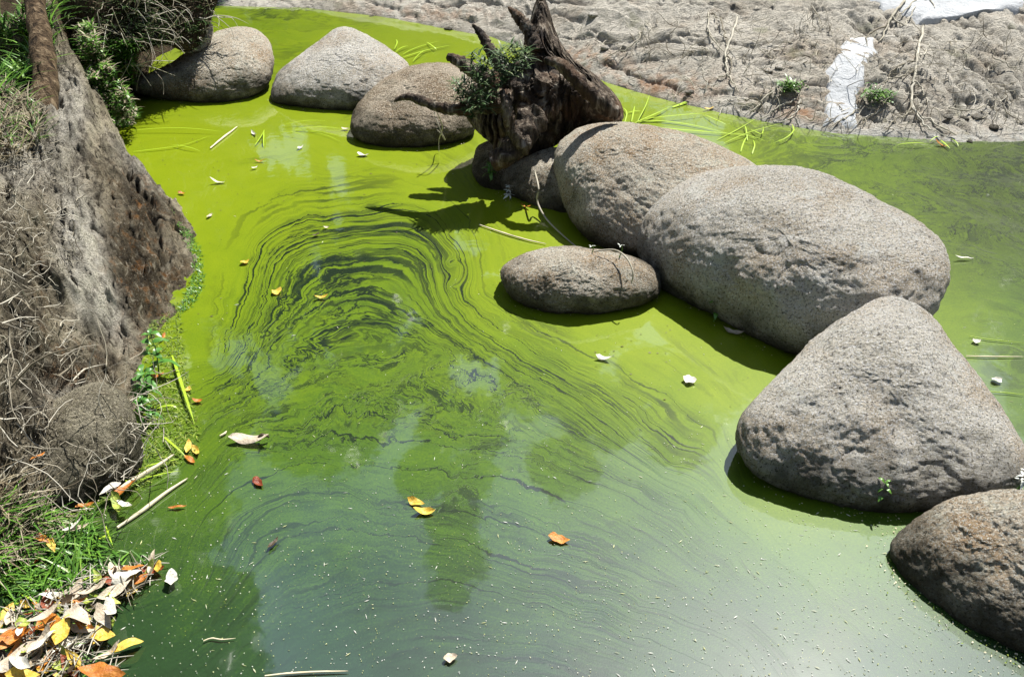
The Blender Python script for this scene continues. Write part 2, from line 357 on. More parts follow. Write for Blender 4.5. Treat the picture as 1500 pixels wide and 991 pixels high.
    m.bump(m.math('SUBTRACT', m.math('MULTIPLY', m.noise(230, 3, .6), .3), m.math('MULTIPLY', lines, .5)), .0012, .5)
    cb = m.n('ShaderNodeBump', Strength=.25, Distance=.002); m.lk(m.noise(9, 2), cb.inputs['Height']); m.lk(cb.outputs[0], m.b.inputs['Coat Normal'])
    return m.m
MAT_water = water_mat()
def build_water():
    xs = np.unique(np.r_[np.linspace(-60, -5, 8), np.arange(-5, 5.01, .028), np.linspace(5, 60, 8)])
    ys = np.unique(np.r_[np.linspace(-40, .8, 8), np.arange(.8, 8.6, .028), np.linspace(8.6, 12, 4)])
    X, Y = np.meshgrid(xs, ys, indexing='ij'); V = np.stack([X, Y, 0*X], -1).reshape(-1, 3)
    px, py = project(V); q = np.c_[np.clip(px, -60, 1560), np.clip(py, 0, 1040)]/100
    back = (V[:, 1] < .5); q[back] = (7.5, 10.4)
    fl = FLOW(q); wf = np.clip(WF(q), 0, 1)
    me = mesh('pond_water', V, gridfaces(len(xs), len(ys)), MAT_water)
    attr(me, 'flow', np.c_[fl, np.zeros(len(V))]); attr(me, 'dens', wf[:, 0]); attr(me, 'lines', wf[:, 1]); attr(me, 'chaos', wf[:, 2]); attr(me, 'yel', wf[:, 3])
    obj('pond_water', me, kind='structure', label='still pond water under a swirled film of bright green algae')
build_water()

# ------------------------------------------------------------------ far bank: a sloping slab of rough rock
EDGE = unproj(*np.array([(-500, -35), (-200, -14), (100, 2), (300, 8), (450, 12), (560, 25), (650, 42), (720, 54), (800, 85), (885, 120), (960, 143), (1050, 164), (1130, 180), (1220, 195), (1300, 201), (1400, 208), (1500, 208), (1700, 206), (2100, 200)], float).T)
def edge_y(x): return np.interp(x, EDGE[:, 0], EDGE[:, 1])
def bank_z(x, y, fine=True):
    x = np.asarray(x, float); y = np.asarray(y, float)
    d = (y-edge_y(x))*.93; lip = 1-np.exp(-np.clip(d, 0, 9)/.05)
    z = np.where(d > 0, .025*lip+.30*d-.018*np.clip(d, 0, 7)**2, d*1.2)
    P = np.stack([x, y, 0*x], -1)
    z = z+.09*fbm(P*np.array([.9, 1.2, 1]), 3, 5)*np.clip(d*1.5, 0, 1)
    if fine:
        a = math.radians(35); xr = x*math.cos(a)-y*math.sin(a); yr = x*math.sin(a)+y*math.cos(a)
        Q = np.stack([xr, yr, 0*x], -1); wq = Q+.10*np.stack([vnoise(Q*4, 31), vnoise(Q*4, 32), 0*x], -1)
        k = np.clip(d*8, .25, 1)
        s = fbm(P*.9, 2, 44)
        z = z-k*.045*crease(wq*np.array([.9, 3.4, 1]), .035, 11)-k*.018*crease(wq*np.array([1.6, 8, 1])+9, .05, 12)*(.6+.4*s)-k*.008*crease(wq*np.array([9, 3, 1]), .05, 16)*smoothstep(-.1, .3, s)
        st2 = np.stack([yr*5.5+xr*1.2, xr*2.2, 0*x], -1)+.5*fbm(P*2.5, 2, 47)[..., None]; saw = st2[..., 0]*1.3+vnoise(st2, 48); z = z+k*.030*(saw-np.floor(saw))**2.2*smoothstep(-.4, .4, vnoise(P*1.3, 49))
        z = z-k*.040*crease(np.stack([x*1.2+.5*y, y*2.6, 0*x], -1)+wq*.3, .045, 13)
        st = np.stack([x*7+4*y, y*19-3*x, 0*x], -1); z = z+k*.006*fbm(st, 4, 21, .62)
        right = smoothstep(1.9, 2.6, x)
        z = z-right*k*.035*crease(np.stack([x*6+y*1.5, y*1.2, 0*x], -1)+wq*.5, .12, 14)
        z = z+k*.005*fbm(P*42, 2, 23)
    return z
CRK = {}
def far_mat():
    m = M('slab_rock', .9, .2)
    a = m.noise(1.6, 5, .6); b = m.noise(26, 6, .72); c = m.noise(95, 4, .75)
    col = m.mix(m.ramp(a, [(.35, 0), (.65, 1)]), (.58, .54, .46), (.76, .72, .635))
    col = m.mix(m.ramp(m.noise(2.6, 5, .65, dist=.5), [(.52, 0), (.68, .5)]), col, (.36, .25, .155))
    col = m.mix(m.ramp(b, [(.34, .7), (.46, 0)]), col, (.12, .11, .10))
    col = m.mix(m.ramp(c, [(.34, .6), (.45, 0)]), col, (.09, .085, .075)); col = m.mix(m.ramp(c, [(.6, 0), (.72, .6)]), col, (.58, .56, .52))
    col = m.mix(m.ramp(m.noise(5, 4), [(.62, 0), (.7, .35)]), col, (.14, .16, .045))
    rust = m.attr('rust'); col = m.mix(m.math('MULTIPLY', rust, m.ramp(m.noise(11, 4), [(.42, 0), (.62, .8)])), col, (.42, .20, .085))
    rim = m.attr('rim'); col = m.mix(m.math('MULTIPLY', rim, m.ramp(m.noise(22, 4), [(.38, 0), (.55, 1)])), col, (.66, .65, .60))
    col = m.mix(m.math('MULTIPLY', m.attr('crack'), .9), col, (.045, .04, .034))
    m.color(col); m.bump(m.math('ADD', m.noise(38, 7, .74, stretch=(.6, 1.5, 1), rot=(0, 0, .5)), m.math('MULTIPLY', m.noise(140, 4, .7), .35)), .05, 1)
    return m.m
MAT_far = far_mat()
def build_far():
    xs = np.unique(np.r_[np.linspace(-40, -3.6, 14), np.arange(-3.6, 4.8, .014), np.linspace(4.8, 40, 14)])
    ds = np.unique(np.r_[np.linspace(-.6, 0, 6), np.arange(0, 2.4, .012), np.geomspace(2.4, 60, 30)])
    X, Dd = np.meshgrid(xs, ds, indexing='ij'); Y = edge_y(X)+Dd
    Z = bank_z(X, Y); Z = np.where(Dd > 7, np.minimum(Z, 1.2+.0*Z), Z)
    V = np.stack([X, Y, Z], -1).reshape(-1, 3); me = mesh('rock_bank', V, gridfaces(len(xs), len(ds)), MAT_far)
    x, y = V[:, 0], V[:, 1]; a = math.radians(35); Q = np.stack([x*math.cos(a)-y*math.sin(a), x*math.sin(a)+y*math.cos(a), 0*x], -1); wq = Q+.10*np.stack([vnoise(Q*4, 31), vnoise(Q*4, 32), 0*x], -1)
    ck = np.maximum.reduce([crease(wq*np.array([.9, 3.4, 1]), .018, 11), .9*crease(wq*np.array([1.6, 8, 1])+9, .022, 12), .8*crease(wq*np.array([9, 3, 1]), .03, 16)*smoothstep(-.1, .3, fbm(V*np.array([.9, .9, 0]), 2, 44)), .8*smoothstep(1.9, 2.6, x)*crease(np.stack([x*6+y*1.5, y*1.2, 0*x], -1)+wq*.5, .05, 14)])
    attr(me, 'crack', ck*np.clip(.75+fbm(V*7, 2, 45), .1, 1)*((V[:, 1]-edge_y(V[:, 0])) < 3))
    px, py = project(V); g = lambda cx, cy, rx, ry: np.exp(-((px-cx)/rx)**2-((py-cy)/ry)**2)
    attr(me, 'rust', np.clip(g(960, 128, 95, 26)+g(850, 90, 60, 22)+g(1180, 165, 60, 20)+.6*g(620, 20, 120, 14)+.7*g(990, 160, 20, 8), 0, 1))
    d = V[:, 1]-edge_y(V[:, 0]); attr(me, 'rim', np.exp(-(np.clip(V[:, 2], 0, 9)/.035)**2)*(d > -.1)*np.clip(smoothstep(1.0, 2.0, V[:, 0])+.3, 0, 1))
    obj('rock_bank', me, kind='structure', label='cracked grey rock slab sloping up beyond the pond')
build_far()
def hit(px, py, fn, t0=2.0, t1=14):
    px = np.asarray(px, float); d = ray(px, py); sh = px.shape
    t = np.full(sh, t0); done = np.zeros(sh, bool)
    while not done.all() and t.max() < t1:
        P = CAM+d*t[..., None]; done |= P[..., 2] < fn(P[..., 0], P[..., 1]); t = np.where(done, t, t+.03)
    lo = t-.03; hi = t
    for _ in range(12):
        mdl = (lo+hi)/2; P = CAM+d*mdl[..., None]; b = P[..., 2] < fn(P[..., 0], P[..., 1]); hi = np.where(b, mdl, hi); lo = np.where(b, lo, mdl)
    return CAM+d*hi[..., None]
bank_c = lambda x, y: bank_z(x, y, True)
bank_s = lambda x, y: bank_z(x, y, False)
# cement patches on the slab
def cement(name, poly_l, poly_r, label, lift=.020, n=60, mcols=40):
    m = MAT_cement
    Lp = hit(*catmull(poly_l, n).T, bank_s); Rp = hit(*catmull(poly_r, n).T, bank_s)
    f = np.linspace(0, 1, mcols)
    P = Lp[:, None]*(1-f)[None, :, None]+Rp[:, None]*f[None, :, None]
    nn = vnoise(P*9, 71)*.045+vnoise(P*26, 72)*.02; edge = (np.abs(f-.5)*2)**6
    P[..., 0] += nn*edge[None]*1.5; P[..., 1] += nn*edge[None]
    z = bank_z(P[..., 0], P[..., 1], False)
    # the cement fills hollows: smooth top, sinking into the rock round its rim
    rim = np.maximum(edge[None], ((np.abs(np.linspace(-1, 1, n)))**14)[:, None])
    P[..., 2] = z+lift+.006*fbm(P*12, 3, 74)-rim*.07
    V = P.reshape(-1, 3); me = mesh(name, V, gridfaces(n, mcols), m)
    return obj(name, me, label=label, cat='cement patch')
mc = M('pale_cement', .8, .3)
cc = mc.mix(mc.ramp(mc.noise(9, 6, .65), [(.35, 0), (.7, 1)]), (.42, .44, .46), (.54, .555, .57)); cc = mc.mix(mc.ramp(mc.noise(30, 5, .7), [(.62, 0), (.7, .4)]), cc, (.30, .29, .26))
mc.color(cc); mc.bump(mc.noise(40, 6, .7), .012); MAT_cement = mc.m
cement('cement_patch', [(1246, 54), (1226, 66), (1217, 84), (1205, 105), (1210, 125), (1202, 145), (1200, 165), (1203, 192)], [(1278, 54), (1288, 66), (1282, 84), (1272, 102), (1270, 120), (1264, 140), (1262, 165), (1262, 192)], 'upright strip of pale smooth cement running down the rock slab to the water')
cement('cement_patch', [(1240, -30), (1236, -12), (1250, 2), (1300, 12), (1330, 22), (1345, 30)], [(1700, -30), (1600, -12), (1560, 0), (1510, 8), (1470, 14), (1400, 27)], 'wide pale cement floor at the top right of the rock slab', lift=.018)

# ------------------------------------------------------------------ left bank: a steep craggy rock with a root-like ridge
LC = [(287, 372, 0), (286, 395, 0), (272, 430, 0), (257, 455, 0), (240, 480, 0), (225, 520, 0), (214, 560, 0), (206, 600, 0), (205, 650, 0), (205, 685, 0), (150, 717, 0), (90, 748, 0), (70, 775, 0), (50, 810, 0), (20, 840, 0), (-40, 870, 0), (-150, 930, 0), (-300, 991, 0),
 (262, 320, .08), (230, 270, .18), (195, 220, .30), (165, 188, .38), (132, 158, .48), (118, 110, .60), (100, 60, .70), (80, 28, .78), (60, -20, .85),
 (85, 100, .64), (82, 60, .70), (65, 155, .56), (50, 130, .36), (10, 150, .40), (0, 60, .42), (30, 60, .42), (-60, 100, .5), (60, 40, .5),
 (130, 220, .46), (90, 230, .50), (40, 230, .56), (0, 240, .60), (-100, 240, .75), (100, 300, .45), (50, 300, .56), (0, 320, .62), (-100, 320, .8), (200, 300, .20), (170, 250, .32), (232, 350, .11), (160, 330, .32),
 (250, 400, .06), (200, 400, .17), (141, 393, .31), (100, 400, .42), (50, 400, .50), (0, 400, .58), (-100, 420, .75), (180, 480, .10), (120, 480, .22), (60, 500, .36), (0, 500, .48), (-100, 520, .6), (195, 545, .03), (150, 560, .10), (100, 600, .12), (40, 600, .30), (0, 620, .38), (-100, 650, .5), (60, 680, .12), (0, 700, .22), (-100, 750, .35), (45, 745, .06), (0, 800, .06), (-100, 850, .1)]
def lb_setup():
    c = np.array(LC, float); P = unproj(c[:, 0], c[:, 1], c[:, 2]); pts = [tuple(p) for p in P]
    ridge = P[18:27]; T = np.gradient(ridge[:, :2], axis=0); T /= np.linalg.norm(T, axis=1)[:, None]
    nrm = np.c_[-T[:, 1], T[:, 0]]; nrm = np.where((nrm@np.array([1, .6]))[:, None] < 0, -nrm, nrm)
    for k, (a, b) in enumerate(zip(ridge, nrm)):
        pts.append((a[0]+b[0]*.10, a[1]+b[1]*.10, a[2]*.35-.08)); pts.append((a[0]+b[0]*.28, a[1]+b[1]*.28, -.35))
    wl = P[:18]
    for a, off in zip(wl, [(.1, .1)]+[(.14, .02)]*8+[(.14, -.05)]*2+[(.1, -.12)]*7): pts.append((a[0]+off[0]*1.3, a[1]+off[1], -.22))
    pts = np.array(pts); return RBF(pts[:, :2], pts[:, 2], .004), pts
LBF, LBP = lb_setup()
def left_z(x, y, fine=True):
    x = np.asarray(x, float); y = np.asarray(y, float)
    z = np.clip(LBF(np.stack([x, y], -1))[..., 0], -.6, 1.3)
    P = np.stack([x, y, z], -1)
    k = np.clip((z+.05)*6, 0, 1)
    z = z+k*.035*fbm(P*3.2, 3, 61)
    if fine:
        Q = np.stack([x*9+y*2, y*3.2, z*2.2], -1); z = z+k*.050*fbm(Q, 4, 62, .62)-k*.055*crease(Q*.7+.25*fbm(P*6, 2, 66)[..., None], .10, 63)
        z = z-k*.028*crease(Q*2, .12, 64)+k*.016*fbm(P*36, 3, 65, .6)+k*.022*fbm(np.stack([x*24+y*6, y*8, z*9], -1), 3, 67)-k*.030*crease(np.stack([x*13+y*5, y*4.2, z*5], -1), .05, 68)
    return z
def left_mat():
    m = M('bank_rock', .88, .22)
    b = m.noise(40, 6, .75); c = m.noise(130, 4, .75); pale = m.attr('pale'); br = m.attr('brown'); dk = m.attr('black')
    a2 = m.noise(9, 5, .65, stretch=(1.6, .6, .6))
    col = m.mix(m.ramp(m.noise(5, 5, .65), [(.36, 0), (.64, 1)]), (.20, .16, .10), (.64, .56, .40))
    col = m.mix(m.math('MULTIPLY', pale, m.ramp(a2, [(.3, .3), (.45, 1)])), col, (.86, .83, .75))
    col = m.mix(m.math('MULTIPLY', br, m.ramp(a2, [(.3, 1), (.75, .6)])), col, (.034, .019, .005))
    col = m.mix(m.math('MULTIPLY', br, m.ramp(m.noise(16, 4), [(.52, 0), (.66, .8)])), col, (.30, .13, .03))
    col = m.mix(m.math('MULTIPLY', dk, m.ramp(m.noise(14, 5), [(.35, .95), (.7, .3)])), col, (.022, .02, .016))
    col = m.mix(m.ramp(b, [(.36, .8), (.45, 0)]), col, (.028, .022, .014)); col = m.mix(m.ramp(c, [(.57, 0), (.66, .6)]), col, (.62, .57, .46))
    a3 = m.noise(34, 5, .7, stretch=(1.6, .45, .35), dist=.6); col = m.mix(m.ramp(a3, [(.36, .85), (.46, 0)]), col, (.03, .022, .012)); col = m.mix(m.ramp(a3, [(.56, 0), (.66, .5)]), col, (.70, .64, .50))
    col = m.mix(m.math('MULTIPLY', m.ramp(pale, [(.35, 0), (.9, .8)]), m.ramp(a2, [(.38, .2), (.5, 1)])), col, m.mix(m.ramp(c, [(.40, 1), (.47, 0)]), (.84, .79, .66), (.10, .08, .05)))
    col = m.mix(m.math('MULTIPLY', m.attr('crack'), .85), col, (.018, .014, .009))
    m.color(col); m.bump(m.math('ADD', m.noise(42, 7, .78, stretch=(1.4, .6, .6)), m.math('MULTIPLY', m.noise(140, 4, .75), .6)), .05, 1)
    return m.m
def build_left():
    xs = np.unique(np.r_[np.linspace(-9, -3.1, 12), np.arange(-3.1, -1.0, .0085)]); ys = np.unique(np.r_[np.linspace(-3, 1.5, 10), np.arange(1.5, 5.5, .0095), np.linspace(5.5, 7, 6)])
    X, Y = np.meshgrid(xs, ys, indexing='ij'); Z = left_z(X, Y); P0 = np.stack([X, Y, Z], -1)
    inn = ((X > -3.05) & (X < -1.02) & (Y > 1.52) & (Y < 5.45))*1.0; ck = np.maximum(crease(np.stack([X*13+Y*5, Y*4.2, Z*5], -1), .09, 68), .8*crease(np.stack([X*9+Y*2, Y*3.2, Z*2.2], -1)*1.5, .06, 69))
    X = X+inn*.018*fbm(P0*9, 3, 91); Y = Y+inn*.014*fbm(P0*11, 3, 92)
    V = np.stack([X, Y, Z], -1).reshape(-1, 3); ck = ck.ravel(); F = gridfaces(len(xs), len(ys))
    keep = (V[F][:, :, 2].max(1) > -.12); F = F[keep]; u, inv = np.unique(F, return_inverse=True); V = V[u]; ck = ck[u]; F = inv.reshape(-1, 4)
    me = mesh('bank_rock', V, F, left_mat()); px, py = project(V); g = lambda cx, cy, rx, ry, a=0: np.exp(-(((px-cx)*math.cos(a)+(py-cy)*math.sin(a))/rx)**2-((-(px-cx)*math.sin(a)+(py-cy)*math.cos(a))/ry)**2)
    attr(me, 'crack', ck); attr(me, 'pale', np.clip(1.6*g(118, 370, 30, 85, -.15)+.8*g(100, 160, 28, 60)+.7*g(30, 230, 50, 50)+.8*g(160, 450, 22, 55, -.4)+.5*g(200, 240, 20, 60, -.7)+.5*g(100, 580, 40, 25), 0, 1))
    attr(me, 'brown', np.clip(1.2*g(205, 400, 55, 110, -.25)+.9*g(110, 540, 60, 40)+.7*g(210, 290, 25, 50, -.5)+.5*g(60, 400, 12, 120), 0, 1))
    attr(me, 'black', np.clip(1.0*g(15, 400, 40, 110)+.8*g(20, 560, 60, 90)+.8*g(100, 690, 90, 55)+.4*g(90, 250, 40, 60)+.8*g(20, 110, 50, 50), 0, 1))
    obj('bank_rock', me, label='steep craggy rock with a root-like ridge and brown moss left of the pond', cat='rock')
build_left()

# ------------------------------------------------------------------ boulders
def solid(name, outline, contacts, depth, nose, mat, seed, power=.8, lump=.05, nu=210, nv=320, zc=0.0, ext=0, pits=1.0, bow=1.0, lean=60, front=.56):
    """a full closed solid: outline (pixels) stood in an upright-leaning plane through two contact points on the water, swelled front and back"""
    o = np.array(outline, float); a, b = [unproj(*c, zc) for c in contacts]
    ax = b-a; ax[2] = 0; ax /= np.linalg.norm(ax); LU = np.array([0, math.sin(math.radians(lean)), math.cos(math.radians(lean))]); nrm = np.cross(ax, LU); nrm /= np.linalg.norm(nrm)
    if nrm@FW < 0: nrm = -nrm
    oc = np.vstack([o[-1:], o, o[:2]]); c2 = catmull(oc, len(o)*16)[16*0:]
    c2 = catmull(np.vstack([o[-2:], o, o[:3]]), 4000); cen = np.array(nose, float)
    d = ray(c2[:, 0], c2[:, 1]); t = ((a-CAM)@nrm)/(d@nrm); W = CAM+d*t[:, None]
    dn = ray(cen[0], cen[1]); Cn = CAM+dn*(((a-CAM)@nrm)/(dn@nrm))
    vec = c2-cen; th = np.arctan2(-vec[:, 1], vec[:, 0]); order = np.argsort(th); ths = th[order]; Ws = W[order]
    q = np.linspace(-np.pi, np.pi, nv, endpoint=False); k = np.clip(np.searchsorted(ths, q), 0, len(ths)-1); R = Ws[k]-Cn
    for _ in range(2): R = (np.roll(R, 1, 0)+2*R+np.roll(R, -1, 0))/4
    Rs = R.copy()
    for _ in range(int(nv*3.0)): Rs = (np.roll(Rs, 1, 0)+2*Rs+np.roll(Rs, -1, 0))/4
    dn = dn/np.linalg.norm(dn)
    ph = np.linspace(0.0, np.pi, nu); f = np.sin(ph)**power; g = -np.sign(np.cos(ph))*np.abs(np.cos(ph))**bow; g = np.where(g < 0, g*front, g)
    kf = (f**2.2)[:, None, None]; V = Cn+(R[None]*kf+Rs[None]*(1-kf))*f[:, None, None]+dn*depth*g[:, None, None]
    S_ = np.linalg.norm(R, axis=1).mean()
    nrmv = (R/np.linalg.norm(R, axis=1)[:, None])[None]*np.sin(ph)[:, None, None]+dn*(-np.cos(ph))[:, None, None]
    inner = (1-.75*np.sin(ph)**6)[:, None]
    disp = lump*S_*1.3*fbm(V/S_*1.5, 3, seed)*inner+pits*(.0045*fbm(V*11, 3, seed+5)+.0028*fbm(V*np.array([32, 45, 60]), 3, seed+6, .7)-.006*crease(V*np.array([4, 4, 6]), .05, seed+7)*smoothstep(.0, .3, vnoise(V*3, seed+8)))
    V = V+nrmv*disp[..., None]
    V = V.reshape(-1, 3); F = gridfaces(nu, nv, True)
    fn = np.cross(V[F[:, 1]]-V[F[:, 0]], V[F[:, 3]]-V[F[:, 0]]); 
    if ((V[F[:, 0]]-Cn)*fn).sum() < 0: F = F[:, ::-1].copy()
    return mesh(name, V, F, mat)
def boulder(label, *a, **k):
    me = solid('boulder', *a, **k); return obj('boulder', me, label=label, cat='boulder')
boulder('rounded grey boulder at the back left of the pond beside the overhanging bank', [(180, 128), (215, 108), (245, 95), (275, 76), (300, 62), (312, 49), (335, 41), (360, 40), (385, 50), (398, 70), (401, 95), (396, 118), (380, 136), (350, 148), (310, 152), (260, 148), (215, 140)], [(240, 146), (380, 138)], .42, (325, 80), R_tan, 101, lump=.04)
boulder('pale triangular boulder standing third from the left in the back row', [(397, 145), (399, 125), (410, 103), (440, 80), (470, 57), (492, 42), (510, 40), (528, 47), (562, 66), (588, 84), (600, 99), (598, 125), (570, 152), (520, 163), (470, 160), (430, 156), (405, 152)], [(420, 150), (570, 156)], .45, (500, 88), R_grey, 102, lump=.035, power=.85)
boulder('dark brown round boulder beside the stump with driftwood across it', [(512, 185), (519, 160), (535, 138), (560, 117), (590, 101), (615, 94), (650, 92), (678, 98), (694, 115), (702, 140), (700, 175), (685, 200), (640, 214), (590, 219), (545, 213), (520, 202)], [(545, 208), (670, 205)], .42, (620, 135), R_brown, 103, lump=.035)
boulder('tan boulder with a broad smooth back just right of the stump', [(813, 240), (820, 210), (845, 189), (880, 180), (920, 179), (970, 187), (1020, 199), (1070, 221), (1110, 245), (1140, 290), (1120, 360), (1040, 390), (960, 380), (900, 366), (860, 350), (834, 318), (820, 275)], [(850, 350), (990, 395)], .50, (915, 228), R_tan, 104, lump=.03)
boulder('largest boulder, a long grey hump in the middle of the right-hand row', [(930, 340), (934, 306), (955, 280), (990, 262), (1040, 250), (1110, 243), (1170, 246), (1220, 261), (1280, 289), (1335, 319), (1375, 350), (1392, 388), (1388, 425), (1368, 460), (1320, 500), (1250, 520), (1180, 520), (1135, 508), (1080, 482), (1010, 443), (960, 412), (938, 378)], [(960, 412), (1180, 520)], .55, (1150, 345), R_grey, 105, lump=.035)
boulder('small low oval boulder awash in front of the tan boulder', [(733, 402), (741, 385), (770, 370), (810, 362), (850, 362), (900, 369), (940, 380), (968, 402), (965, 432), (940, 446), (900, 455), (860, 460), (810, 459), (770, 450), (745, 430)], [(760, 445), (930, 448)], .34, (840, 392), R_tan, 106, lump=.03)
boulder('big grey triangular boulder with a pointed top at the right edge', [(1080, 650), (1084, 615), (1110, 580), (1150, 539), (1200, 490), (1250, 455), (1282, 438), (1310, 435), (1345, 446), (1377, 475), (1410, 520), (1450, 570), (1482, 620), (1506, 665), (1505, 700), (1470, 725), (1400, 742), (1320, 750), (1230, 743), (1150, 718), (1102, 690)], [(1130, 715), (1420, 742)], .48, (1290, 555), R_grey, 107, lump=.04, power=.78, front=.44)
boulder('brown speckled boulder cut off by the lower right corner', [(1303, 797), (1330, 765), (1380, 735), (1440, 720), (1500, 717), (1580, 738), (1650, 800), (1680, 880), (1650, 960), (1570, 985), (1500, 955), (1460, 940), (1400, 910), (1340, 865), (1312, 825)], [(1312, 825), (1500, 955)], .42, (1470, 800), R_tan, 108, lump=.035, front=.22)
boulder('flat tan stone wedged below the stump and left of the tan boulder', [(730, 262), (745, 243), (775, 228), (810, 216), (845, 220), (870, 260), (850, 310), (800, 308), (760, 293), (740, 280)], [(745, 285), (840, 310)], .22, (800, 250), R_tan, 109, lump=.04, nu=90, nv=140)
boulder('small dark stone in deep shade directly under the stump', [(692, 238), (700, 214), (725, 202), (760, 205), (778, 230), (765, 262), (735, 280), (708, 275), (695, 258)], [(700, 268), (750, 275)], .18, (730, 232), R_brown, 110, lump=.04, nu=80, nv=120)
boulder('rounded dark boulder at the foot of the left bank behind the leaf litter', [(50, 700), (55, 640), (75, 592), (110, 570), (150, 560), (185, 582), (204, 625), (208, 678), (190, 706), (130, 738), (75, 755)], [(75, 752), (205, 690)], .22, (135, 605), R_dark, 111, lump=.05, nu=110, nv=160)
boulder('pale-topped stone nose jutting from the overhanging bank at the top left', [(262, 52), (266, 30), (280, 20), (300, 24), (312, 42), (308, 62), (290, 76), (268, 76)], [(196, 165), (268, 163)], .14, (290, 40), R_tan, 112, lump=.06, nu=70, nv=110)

# overhanging earth bank, upper left
mE = M('earth', .95, .1); mE.color(mE.ramp(mE.noise(12, 6, .7), [(.3, (.02, .014, .009)), (.6, (.075, .055, .035)), (.8, (.15, .12, .08))])); mE.bump(mE.noise(30, 6, .7), .04); MAT_earth = mE.m
me = solid('overhanging_bank', [(90, -60), (200, -70), (320, -60), (318, 0), (306, 40), (290, 70), (268, 76), (245, 64), (222, 66), (203, 75), (188, 95), (186, 125), (192, 155), (165, 172), (140, 150), (122, 110), (100, 40)], [(150, 172), (240, 150)], .5, (205, 20), MAT_earth, 120, lump=.17, nu=130, nv=200, zc=.05, lean=36, front=.4)
obj('overhanging_bank', me, label='dark overhanging earth bank covered in fine grass at the top left', cat='bank')
def upland():
    xs = np.linspace(-9, -2.15, 120); ys = np.linspace(4.9, 11, 120); X, Y = np.meshgrid(xs, ys, indexing='ij')
    e = np.minimum(np.clip((-2.62-.0*Y-X)*2.2, -1, 1), np.clip((Y-4.9)*2, -1, 1)); Z = .55*e+.08*fbm(np.stack([X, Y, 0*X], -1)*2, 4, 81)
    me = mesh('earth_bank', np.stack([X, Y, Z], -1).reshape(-1, 3), gridfaces(120, 120), MAT_earth); obj('earth_bank', me, kind='structure')
upland()

# ------------------------------------------------------------------ tree stump with its roots
def stump():
    ol = [(757, 90), (768, 62), (776, 35), (783, 8), (792, -10), (802, 8), (812, 42), (826, 72), (842, 88), (872, 112), (896, 135), (911, 155), (909, 180), (880, 184), (850, 192), (822, 208), (792, 228), (766, 240), (736, 245), (719, 233), (721, 214), (700, 192), (684, 165), (688, 135), (710, 108), (735, 95)]
    me = solid('trunk_base', ol, [(725, 262), (850, 262)], .26, (795, 120), MAT_wood, 130, power=.72, lump=.05, nu=180, nv=300, zc=.0, pits=1.0, lean=30, front=.9)
    # long grooves running from the crown of the stump to the root ends, and a hollow
    v = np.empty(len(me.vertices)*3, np.float32); me.vertices.foreach_get('co', v); v = v.reshape(-1, 3).astype(float)
    px, py = project(v); th = np.arctan2(py+40, px-800)+.25*vnoise(v*5, 133); r = np.hypot(px-800, py+40)/100
    gr = np.stack([np.cos(th)*9, np.sin(th)*9, r*1.3], -1); gro = .013*fbm(gr*2.6, 4, 131, .6)-.022*crease(gr*1.3, .10, 132)
    hol = np.exp(-((px-812)/20)**2-((py-98)/13)**2)*.09+np.exp(-((px-735)/14)**2-((py-165)/28)**2)*.05
    amp = np.clip(r*2.5, .3, 1)*np.clip((910-px)/40, .3, 1)
    dcam = v-CAM; dcam /= np.linalg.norm(dcam, axis=1)[:, None]
    ridge = np.exp(-(((px-795)*.8-(py-95)*1.0)/16)**2)*smoothstep(0, 60, px-800)*.05
    v = v+dcam*(-gro*amp*1.3+hol-ridge)[:, None]
    me.vertices.foreach_set('co', v.astype(np.float32).ravel()); me.update()
    root = bpy.data.objects.new('tree_stump', None); C.objects.link(root); base = unproj(760, 255, 0); root.location = base
    root['label'] = 'upturned weathered tree stump with a tall spike wedged between the boulders'; root['category'] = 'stump'
    def child(name, me):
        o = obj(name, me, root); o.location = -base; return o
    child('trunk_base', me)
    t0 = 4.62; at = lambda x, y, t: CAM+ray(x, y)*t
    def rt(name, pts, rad, seed, wob=.35):
        mb = MB(); mb.tube([at(*p) for p in pts], rad, 16, 44, wob, seed); child(name, mb.mesh(name, MAT_wood))
    rt('root', [(655, 82, 4.7), (672, 90, 4.7), (695, 105, 4.7), (730, 125, 4.72)], [.016, .032, .037, .06], 1)
    rt('root', [(692, 36, 4.75), (706, 52, 4.75), (722, 80, 4.75), (745, 110, 4.75)], [.006, .022, .034, .05], 2)
    rt('root', [(744, 11, 4.7), (757, 23, 4.7), (775, 45, 4.7), (785, 75, 4.7)], [.004, .026, .036, .04], 3)
    rt('root', [(577, 148, 4.62), (600, 142, 4.6), (640, 156, 4.56), (675, 160, 4.55), (715, 150, 4.6), (750, 150, 4.62)], [.006, .02, .024, .034, .05, .07], 4)
    rt('root', [(722, 237, 4.62), (742, 228, 4.6), (765, 200, 4.62), (780, 165, 4.66)], [.045, .06, .075, .08], 5)
    rt('root', [(735, 133, 4.46), (742, 155, 4.45), (748, 185, 4.5), (765, 215, 4.56)], [.012, .028, .032, .03], 6)
    rt('root', [(800, 88, 4.48), (822, 94, 4.42), (845, 118, 4.42), (880, 150, 4.47), (905, 168, 4.52)], [.016, .030, .036, .045, .03], 7)
stump()

